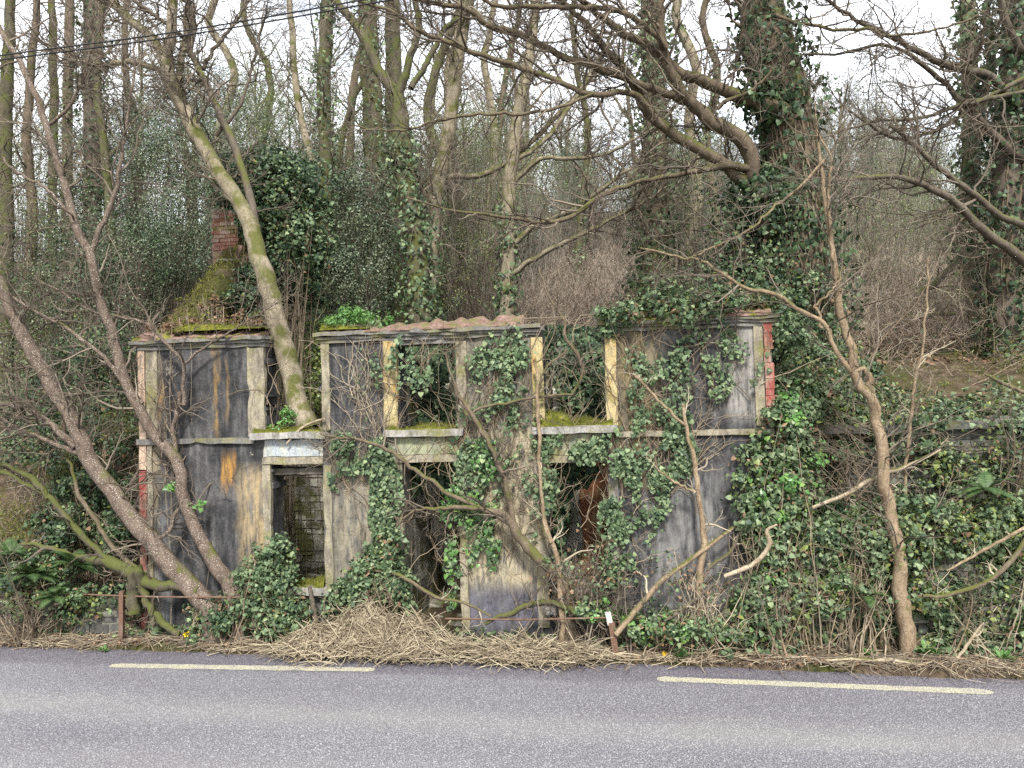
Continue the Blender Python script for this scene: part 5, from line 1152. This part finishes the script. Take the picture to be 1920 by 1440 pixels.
shrub('olive ivy and sapling thicket at the left edge', [(60, 500, 5, 1.6, 1.2, 2.0), (100, 380, 6.5, 1.6, 1.3, 2.0), (30, 300, 7, 1.5, 1.3, 1.8), (60, 650, 3.5, 1.4, 1.1, 1.3)], 26000, (.04, .09), (('ivy_dark', .35), ('yellowgreen', .5), ('holly', .25)), gaps=.34, stems=240)
shrub('dark ivy bank below the thicket at left', [(120, 720, 3.2, 1.4, 1.0, 1.1), (40, 780, 2.5, 1.2, .9, 1.), (200, 680, 3.5, 1.1, .9, 1.), (220, 790, 2.2, .7, .7, .7), (90, 830, 1.6, 1., .8, .6)], 19000, (.05, .10), (('ivy_dark', .7), ('ivy', .3)), kind='ivy', gaps=.26, stems=200)
shrub('pale leaved saplings behind the red tile coping', [(860, 400, 9, 1.5, 1.2, 1.8), (900, 300, 10, 1.5, 1.4, 1.6), (850, 520, 8.4, 1.2, 1., 1.2), (880, 250, 10.5, 1.3, 1.2, 1.3), (930, 420, 8, .8, .8, 1.3)], 24000, (.04, .085), (('yellowgreen', .65), ('holly', .35)), gaps=.36, stems=260)
shrub('olive scrub behind the ivy striped trunk', [(520, 180, 11, 2.0, 1.6, 1.9), (600, 250, 10.5, 1.8, 1.5, 1.8), (450, 200, 11, 1.6, 1.5, 1.8), (560, 330, 9.5, 1.6, 1.4, 1.4)], 26000, (.045, .095), (('holly', .6), ('yellowgreen', .45)), gaps=.34, stems=240)
shrub('dark evergreen at the foot of the massive ivy tree', [(1420, 480, 3.0, 1.1, .8, 1.2), (1360, 540, 2.6, .9, .7, .6), (1480, 560, 2.4, .9, .7, .8), (1440, 380, 3.2, .9, .8, .9)], 15000, (.055, .115), (('ivy_dark', .6), ('ivy', .4)), kind='ivy')
shrub('green growth round the upright trunk left of the massive ivy tree', [(1230, 440, 7, 1.0, .9, 1.5), (1280, 380, 7.5, 1.1, 1., 1.5), (1260, 530, 6, 1., .9, .9), (1310, 300, 8, 1., 1., 1.3)], 11000, (.045, .09), (('ivy_dark', .5), ('yellowgreen', .65)), gaps=.36, stems=200)
shrub('grey green scrub behind the kinked sapling', [(1640, 400, 14, 2.4, 1.8, 2.2), (1720, 420, 13, 2.2, 1.8, 2.0), (1580, 460, 12, 2., 1.6, 1.8), (1680, 340, 17, 2.4, 2., 1.8)], 20000, (.045, .09), (('holly', .6), ('yellowgreen', .4)), gaps=.42, stems=420)
shrub('evergreen scrub behind the trunks at the right edge', [(1860, 420, 9, 1.8, 1.5, 2.2), (1900, 300, 9, 1.5, 1.4, 2.), (1830, 540, 8, 1.5, 1.3, 1.4)], 20000, (.045, .095), (('holly', .5), ('yellowgreen', .3), ('ivy_dark', .2)), gaps=.34, stems=240)
shrub('distant dark conifer like crown above the brown thicket', [(1110, 290, 26, 3.2, 2.5, 2.6), (1060, 330, 25, 3., 2.4, 2.2), (1180, 320, 26, 2.6, 2.2, 2.2)], 14000, (.08, .16), gaps=.3)
shrub('distant dark evergreen behind the stout forked tree', [(780, 220, 22, 3., 2.4, 3.2), (700, 260, 22, 3., 2.4, 3.), (620, 200, 24, 2.6, 2.2, 3.)], 15000, (.07, .15), (('holly', .7), ('yellowgreen', .3)), gaps=.38)
shrub('distant spire of evergreen between the thin stem and the striped trunk', [(430, 150, 20, 1.6, 1.4, 2.6), (420, 230, 20, 2.2, 1.8, 2.4), (480, 170, 21, 1.4, 1.3, 2.2)], 10000, (.06, .13), gaps=.34)

for lb, bl, mt in [('far olive green crown mass at the left edge of the wood', [(40, 300, 22, 3.2, 2.4, 3.2), (120, 260, 24, 3.2, 2.4, 3.4), (-30, 220, 22, 3., 2.4, 3.)], (('yellowgreen', .5), ('holly', .5))),
                   ('far green crown mass behind the upright dark ivy trunk at left', [(220, 220, 26, 3.2, 2.4, 3.4), (310, 180, 28, 3.2, 2.4, 3.2), (160, 330, 22, 2.6, 2.2, 2.6)], (('holly', .7), ('yellowgreen', .4))),
                   ('far olive crown mass between the forked tree and the tan trunk', [(880, 230, 26, 3.4, 2.6, 3.2), (960, 280, 25, 3.2, 2.4, 2.8), (820, 280, 24, 2.8, 2.2, 3.)], (('yellowgreen', .7), ('holly', .4))),
                   ('far green crown mass left of the massive ivy tree', [(1290, 300, 26, 3., 2.4, 2.6), (1240, 340, 24, 2.8, 2.2, 2.4), (1360, 300, 26, 2.8, 2.2, 2.4)], (('holly', .6), ('yellowgreen', .4))),
                   ('far scrub crest right of the kinked sapling', [(1590, 350, 30, 3.2, 2.4, 1.8), (1690, 340, 31, 3.4, 2.4, 2.0), (1790, 350, 30, 3.2, 2.4, 1.9), (1890, 350, 29, 3.2, 2.4, 2.4)], (('holly', .6), ('yellowgreen', .5)))]:
    shrub(lb, bl, 13000, (.08, .16), mt, gaps=.32, stems=420, stem_m='far_twig')

# far hillside growth: a handful of kinds, set out again and again
def copy_tree(o, parent=None):
    c = o.copy(); COL.objects.link(c)
    if parent is not None: c.parent = parent
    for ch in list(o.children): copy_tree(ch, c)
    return c
gp = np.random.default_rng(77)
protos = []
def seat(u, w): return toW(u, w, H(u, w))
for k in range(4):
    h = [10, 12, 11, 9][k]; b = seat(3 + k * 6., 21.); n = 24
    x = np.linspace(0, 1, n)[:, None]; tr = b + x * np.array([rng.uniform(-.8, .8), rng.uniform(-.5, .5), h]) + np.cumsum(rng.normal(size=(n, 3)) * .06, 0) * x
    R0 = np.linspace(.15, .03, n) * [1, 1.25, .9, .8][k]
    limbs = [(tr, R0)]
    for q in range(7):
        i = rng.integers(8, 20); a = rng.uniform(0, 6.28); Lq = rng.uniform(2., 4.); y = np.linspace(0, 1, 16)[:, None]
        limbs.append((tr[i] + y * np.array([math.cos(a) * .7, math.sin(a) * .7, .9]) * Lq + np.cumsum(rng.normal(size=(16, 3)) * .05, 0) * y, np.linspace(R0[i] * .7, .012, 16)))
    protos.append(tree('bare_tree', 'small bare woodland tree far up the slope', 'tree', limbs, ['bark_moss', 'bark_brown', 'bark_grey', 'bark_moss'][k], 'far_twig', (7, (.8, 2.0)), (6, (.4, 1.0)), (3, (.2, .5)), ivy=[(0, 0, .7, 700, .25, (.08, .15))] if k % 2 == 0 else None, group='far bare trees up the slope', up=.5))
spots = [(u, w) for u, w in zip(gp.uniform(-22, 34, 60), gp.uniform(16, 46, 60))]
for i, (u, w) in enumerate(spots):
    px = 960 + (u - 5.9) / (w + 12) * F_PX
    if 1480 < px < 1840 or (1010 < px < 1340 and w < 40): continue
    o = protos[i] if i < 4 else copy_tree(protos[i % 4])
    o.location = Vector(seat(u, w)); o.rotation_euler = (0, 0, gp.uniform(0, 6.28)); s = gp.uniform(.75, 1.25); o.scale = (s, s, s)
protos = []
for k in range(3):
    px = 900 + 200 * k
    protos.append(bush('twiggy_shrub', 'grey twiggy shrub among the scrub up the slope', 'shrub', [(px, 430, 14, 1.3, 1.2, 1.3), (px + 30, 400, 14.3, 1., 1., 1.2), (px - 40, 450, 13.8, 1., 1., 1.)], 3200, (.05, .10), [(['holly', 'yellowgreen', 'ivy_dark'][k], 1.)], 'oval', 'twiggy shrubs up the slope', 240, 'far_twig', gaps=.3, lump=.45))
for i in range(70):
    u, w = gp.uniform(-20, 30), gp.uniform(12, 42)
    px = 960 + (u - 5.9) / (w + 12) * F_PX
    if 980 < px < 1240 and w < 30: continue
    if 1540 < px < 1800 and w < 20: continue
    o = protos[i] if i < 3 else copy_tree(protos[i % 3])
    o.location = Vector(seat(u, w)); o.rotation_euler = (0, 0, gp.uniform(0, 6.28)); s = gp.uniform(.7, 1.5); o.scale = (s, s, s * gp.uniform(.8, 1.3))

for i in range(46):
    u, w = gp.uniform(-34, 52), gp.uniform(50, 72)
    o = copy_tree(protos[i % 3]); o.location = Vector(seat(u, w)); o.rotation_euler = (0, 0, gp.uniform(0, 6.28)); s = gp.uniform(1.5, 2.6); o.scale = (s, s, s)
# brown bramble and dead bracken thicket: nobody could count it
def thicket(label, n, ur, wr, L, m, rad=(.004, .011), name='bramble_thicket', arch=.25, mask=None):
    u = rng.uniform(*ur, n); w = rng.uniform(*wr, n)
    if mask is not None:
        k = mask(u, w); u, w = u[k], w[k]; n = len(u)
    p = toW(u, w, H(u, w) - .05); d = nrm(rng.normal(size=(n, 3)) * [.7, .7, .3] + [0, 0, .9]); P = [p]; Ln = rng.uniform(*L, n)
    for s in range(7):
        d = nrm(d + rng.normal(size=(n, 3)) * .16 + [0, 0, -arch * .5]); p = p + d * (Ln / 7)[:, None]; P.append(p)
    P = np.stack(P, 1); P[..., 2] = np.maximum(P[..., 2], HW(P) + .02)
    R = rng.uniform(*rad, (n, 1)) * np.linspace(1, .4, 8)[None]
    mb = tubes(MB(), P, R, 3); P2, R2 = kids(P, R, 3, (.2, .8), 5, (25, 70), .1, .25, .2, .75, .008); tubes(mb, P2, R2, 3)
    return solo(name, mb, M[m], label, 'undergrowth', (0, 0, 0), kind='stuff')
thicket('brown bramble thicket over the slope behind the ruin', 9000, (4, 14), (8, 34), (.8, 2.6), 'bramble', (.004, .012))
thicket('brown dead stems on the slope right of the massive ivy tree', 8500, (10.5, 22), (4.5, 24), (.4, 2.0), 'bramble', (.004, .010), arch=.15)
thicket('tall pale bare stems filling the wood behind the ruin', 2600, (2, 16), (9, 36), (1.2, 3.6), 'far_twig', (.005, .012), 'bare_thicket', .2)
thicket('tangled bare stems under the trees at left', 6500, (-26, 6), (5.2, 26), (.8, 2.6), 'twig', (.004, .011), arch=.3)
thicket('bare stems standing along the front of the ruin and banks', 160, (-6, 18), (-.45, -.05), (.2, .7), 'straw', (.0025, .006), 'dry_stems', .5)
n = 9000; u = rng.uniform(9, 20, n); w = rng.uniform(4, 16, n); p = toW(u, w, H(u, w) + rng.uniform(.0, .08, n))
solo('slope_litter', leaves(MB(), p, np.tile([0, -.2, 1.], (n, 1)), rng.uniform(.06, .14, n), 'litter', .5, 0), M['litter'], 'dead leaves on the brown slope at right', 'leaf litter', (0, 0, 0), kind='stuff')
n = 9000; u = rng.uniform(-14, 24, n); w = rng.uniform(5, 30, n); p = toW(u, w, H(u, w) + rng.uniform(.01, .5, n) ** 2)
solo('undergrowth_leaves', leaves(MB(), p, np.tile([0, -.4, .8], (n, 1)), rng.uniform(.06, .14, n), 'ivy', .6, .2), M['ivy_dark'], 'dark ivy leaves spread over the slope', 'undergrowth', (0, 0, 0), kind='stuff')

# ------------------------------------------------------------------ verge: cut stalks, litter, weeds
def stalks(name, label, n, uw, L, m, rad=(.0025, .006), lift=.03, flat=.85):
    u, w = uw(n); n = len(u); a = rng.normal(size=n) * .55 + np.where(rng.random(n) < .5, 0, math.pi); Ln = rng.uniform(*L, n)
    x = np.linspace(-.5, .5, 7)[None]; c = rng.normal(size=(n, 1)) * .42
    ang = a[:, None] + c * x * 2.4
    U = u[:, None] + np.cos(ang) * x * Ln[:, None]; Wd = w[:, None] + np.sin(ang) * x * Ln[:, None] * flat
    Z = H(U, Wd) + rng.uniform(.004, lift, (n, 1)) + np.abs(rng.normal(size=(n, 1))) * .5 * lift * (1 + x * 3 * rng.normal(size=(n, 1))) + (.12 * (.25 - x * x) * np.clip(rng.normal(size=(n, 1)), 0, 2)) * Ln[:, None]
    P = toW(U, Wd, np.maximum(Z, .012)); R = rng.uniform(*rad, (n, 1)) * np.linspace(1, .6, 7)[None]
    return solo(name, tubes(MB(), P, R, 4), M[m], label, 'dry stalks', (0, 0, 0), kind='stuff')
def on_verge(n):
    u = rng.uniform(-9, 16, n); w = ew(u) + .05 + np.abs(rng.normal(size=n)) * .30 - .10 * rng.random(n) ** 3; return u, w
def on_piles(n):
    A = np.array(PILES)[[0, 0, 0, 1, 1, 2, 2, 3]]; i = rng.integers(0, len(A), n); return A[i, 0] + rng.normal(size=n) * A[i, 2] * .62, A[i, 1] + rng.normal(size=n) * A[i, 3] * .62
stalks('cut_stalks', 'pale dry cut stalks strewn along the verge', 2300, on_verge, (.2, .9), 'straw', (.003, .0075))
stalks('stalk_heap', 'heaps of pale dry stalks piled before the doorway', 4800, on_piles, (.2, .8), 'straw', (.003, .008), .10)
stalks('verge_twigs', 'thin brown twigs lying along the asphalt edge', 1700, on_verge, (.3, 1.1), 'twig', (.0025, .006))
n = 11000; u, w = on_verge(n); p = toW(u, w, H(u, w) + rng.uniform(.005, .04, n)); p[:, 2] = np.maximum(p[:, 2], .012)
solo('leaf_litter', leaves(MB(), p, np.tile([0, 0, 1.], (n, 1)), rng.uniform(.02, .07, n), 'litter', .5, 0), M['litter'], 'dead brown leaves along the verge', 'leaf litter', (0, 0, 0), kind='stuff')
n = 2600; u, w = rng.uniform(-8, 16, n), ew(u_ := rng.uniform(-8, 16, n)) + rng.uniform(.25, .75, n); u = u_; k = noise(np.stack([u, w, u * 0], -1), 1.3) > -.1; u, w = u[k], w[k]; n = len(u); p = toW(u, w, H(u, w) + rng.uniform(.02, .14, n))
solo('ground_ivy', leaves(MB(), p, np.tile([0, -.3, .8], (n, 1)), rng.uniform(.04, .09, n), 'ivy', .5, .2), M['ivy'], 'low ivy creeping along the back of the verge', 'ground cover', (0, 0, 0), kind='stuff')
def weed(label, px, py, n=26, s=.13, name='weed', cat='weed', m='weed'):
    c = G(px, py, .05); c[2] = float(HW(c)); t = thing(name, label, cat, c, 'green weeds on the verge')
    a = rng.uniform(0, 6.28, n); e = rng.uniform(.2, 1.1, n); d = np.stack([np.cos(a) * np.cos(e), np.sin(a) * np.cos(e), np.sin(e)], -1)
    sd_ = nrm(np.cross(d, [0, 0, 1.])); L = rng.uniform(.5, 1.1, n)[:, None] * s
    V = np.stack([c + 0 * d, c + d * L * .5 - sd_ * L * .13, c + d * L - [0, 0, s * .15], c + d * L * .5 + sd_ * L * .13], 1)
    put('leaves', MB().add(V, np.arange(4 * n).reshape(-1, 4)), M[m], t); return t, c
for (x, y, s, lb) in [(395, 1188, .12, 'small bright weed left of the daffodil on the verge'), (790, 1216, .2, 'tuft of green weed below the stalk heap'), (905, 1222, .12, 'small weed at the road edge before the second heap'), (1200, 1217, .2, 'leafy weed just left of the dandelion'), (1275, 1236, .14, 'weed touching the asphalt right of the dandelion'), (1350, 1232, .13, 'small weed at the road edge under the ivy cascade'), (1630, 1237, .14, 'small weed by the stalks under the kinked sapling'), (1740, 1238, .2, 'broad green weed at the right verge'), (660, 1222, .14, 'flat weed at the asphalt edge left of the heap'), (1880, 1246, .16, 'weed near the right frame edge of the verge')]:
    weed(lb, x, y, 44, s * 1.5)
gw = np.random.default_rng(21)
for i in range(30):
    x = gw.uniform(30, 1890); y = 1214 + 30 * (x / 1920) ** 1.3 + gw.uniform(-14, 10)
    weed('small green weed tuft among the verge litter', x, y, 22, gw.uniform(.07, .14), 'weed_tuft', 'weed', 'weed' if i % 3 else 'ivy_light')
def flower(name, label, px, py, ht, r, petals, cat):
    t, c = weed(label, px, py, 18, .2 if name == 'daffodil' else .12, name, cat); del t['group']
    a0 = c + [0, 0, ht]; mb = tubes(MB(), np.stack([c, (c + a0) / 2 + [.01, 0, 0], a0])[None], np.full((1, 3), .004), 5); put('stem', mb, M['weed'], t)
    mb = MB(); f = nrm(np.array([0.1, -1, .6])); s = nrm(np.cross(f, [0, 0, 1.])); q = np.cross(s, f)
    for k in range(petals):
        a = k * 6.283 / petals; d = s * math.cos(a) + q * math.sin(a); e = np.cross(f, d)
        mb.add([a0, a0 + d * r * .55 - e * r * .3 + f * .006, a0 + d * r - f * .008, a0 + d * r * .55 + e * r * .3 + f * .006], [[0, 1, 2, 3]])
    put('petals', mb, M['yellow'], t)
    if name == 'daffodil':
        th = np.linspace(0, 6.283, 13)[:-1]; rings = [a0 + f * z + (s * np.cos(th)[:, None] + q * np.sin(th)[:, None]) * rr for z, rr in ((0, .012), (.03, .016), (.045, .024))]
        V = np.concatenate(rings); i = np.arange(12); F = [np.stack([i + 12 * k, (i + 1) % 12 + 12 * k, (i + 1) % 12 + 12 * (k + 1), i + 12 * (k + 1)], -1) for k in range(2)]
        put('trumpet', MB().add(V, *F), M['yellow'], t)
flower('daffodil', 'yellow daffodil in the verge at the feet of the leaning trees', 350, 1208, .13, .06, 6, 'flower')
flower('dandelion', 'yellow dandelion by the asphalt edge below the right block', 1247, 1234, .07, .045, 16, 'flower')

# ------------------------------------------------------------------ old railing pieces and the overhead cable
def rail(label, a, b, posts, off, r=.014):
    off *= FRONT; p, q = FP(*a, off), FP(*b, off); t = thing('iron_railing', label, 'railing', (p[0], p[1], .1))
    put('rail', tubes(MB(), resample(np.stack([p, (p + q) / 2 - [0, 0, .02], q]), 14)[None], np.full((1, 14), r), 8), M['rust'], t, smooth=True)
    for (x, y0, y1, w_, lean, m) in posts:
        s, e = FP(x, y0, off), FP(x + lean, y1, off); e[2] = min(e[2], float(HW(e)) - .05) if m == 'rust' else e[2]; d = e - s
        l0, l1 = np.array([-w_, -w_, 0.]), np.array([w_, w_, np.linalg.norm(d)])
        mb = rbox(MB(), l0, l1, .06, .004, x, .01); v = np.concatenate(mb.v); zz = -nrm(d); xx = nrm(np.cross([0, 1., 0], zz)); yy = np.cross(zz, xx)
        mb.v = [e + v[:, :1] * xx + v[:, 1:2] * yy + v[:, 2:] * zz]
        put('post', mb, M[m], t)
    return t
rail('rusty iron rail with a brown post before the left corner of the ruin', (118, 1113), (450, 1120), [(229, 1108, 1182, .035, -2, 'rust')], -1.1)
rail('rusty iron rail ending in a leaning white topped post before the third opening', (835, 1160), (1142, 1158), [(1139, 1148, 1170, .04, 5, 'whitepaint'), (1146, 1166, 1196, .045, 8, 'rust')], -1.1)
mb = MB()
for dz, s in ((0, .0), (-.03, .05)):
    p = np.array([FP(x, y, -3.) for x, y in ((-2600, 440), (-500, 172), (0, 104), (330, 60), (690, -2), (1200, -98), (3400, -560))]); p[:, 2] += dz; p[:, 1] += s
    r = resample(p, 120); tubes(mb, r[None], np.full((1, 120), .009), 6)
solo('overhead_cable', mb, M['cable'], 'black twin overhead cable crossing the upper left sky', 'cable', FP(330, 60, -3.), smooth=True)
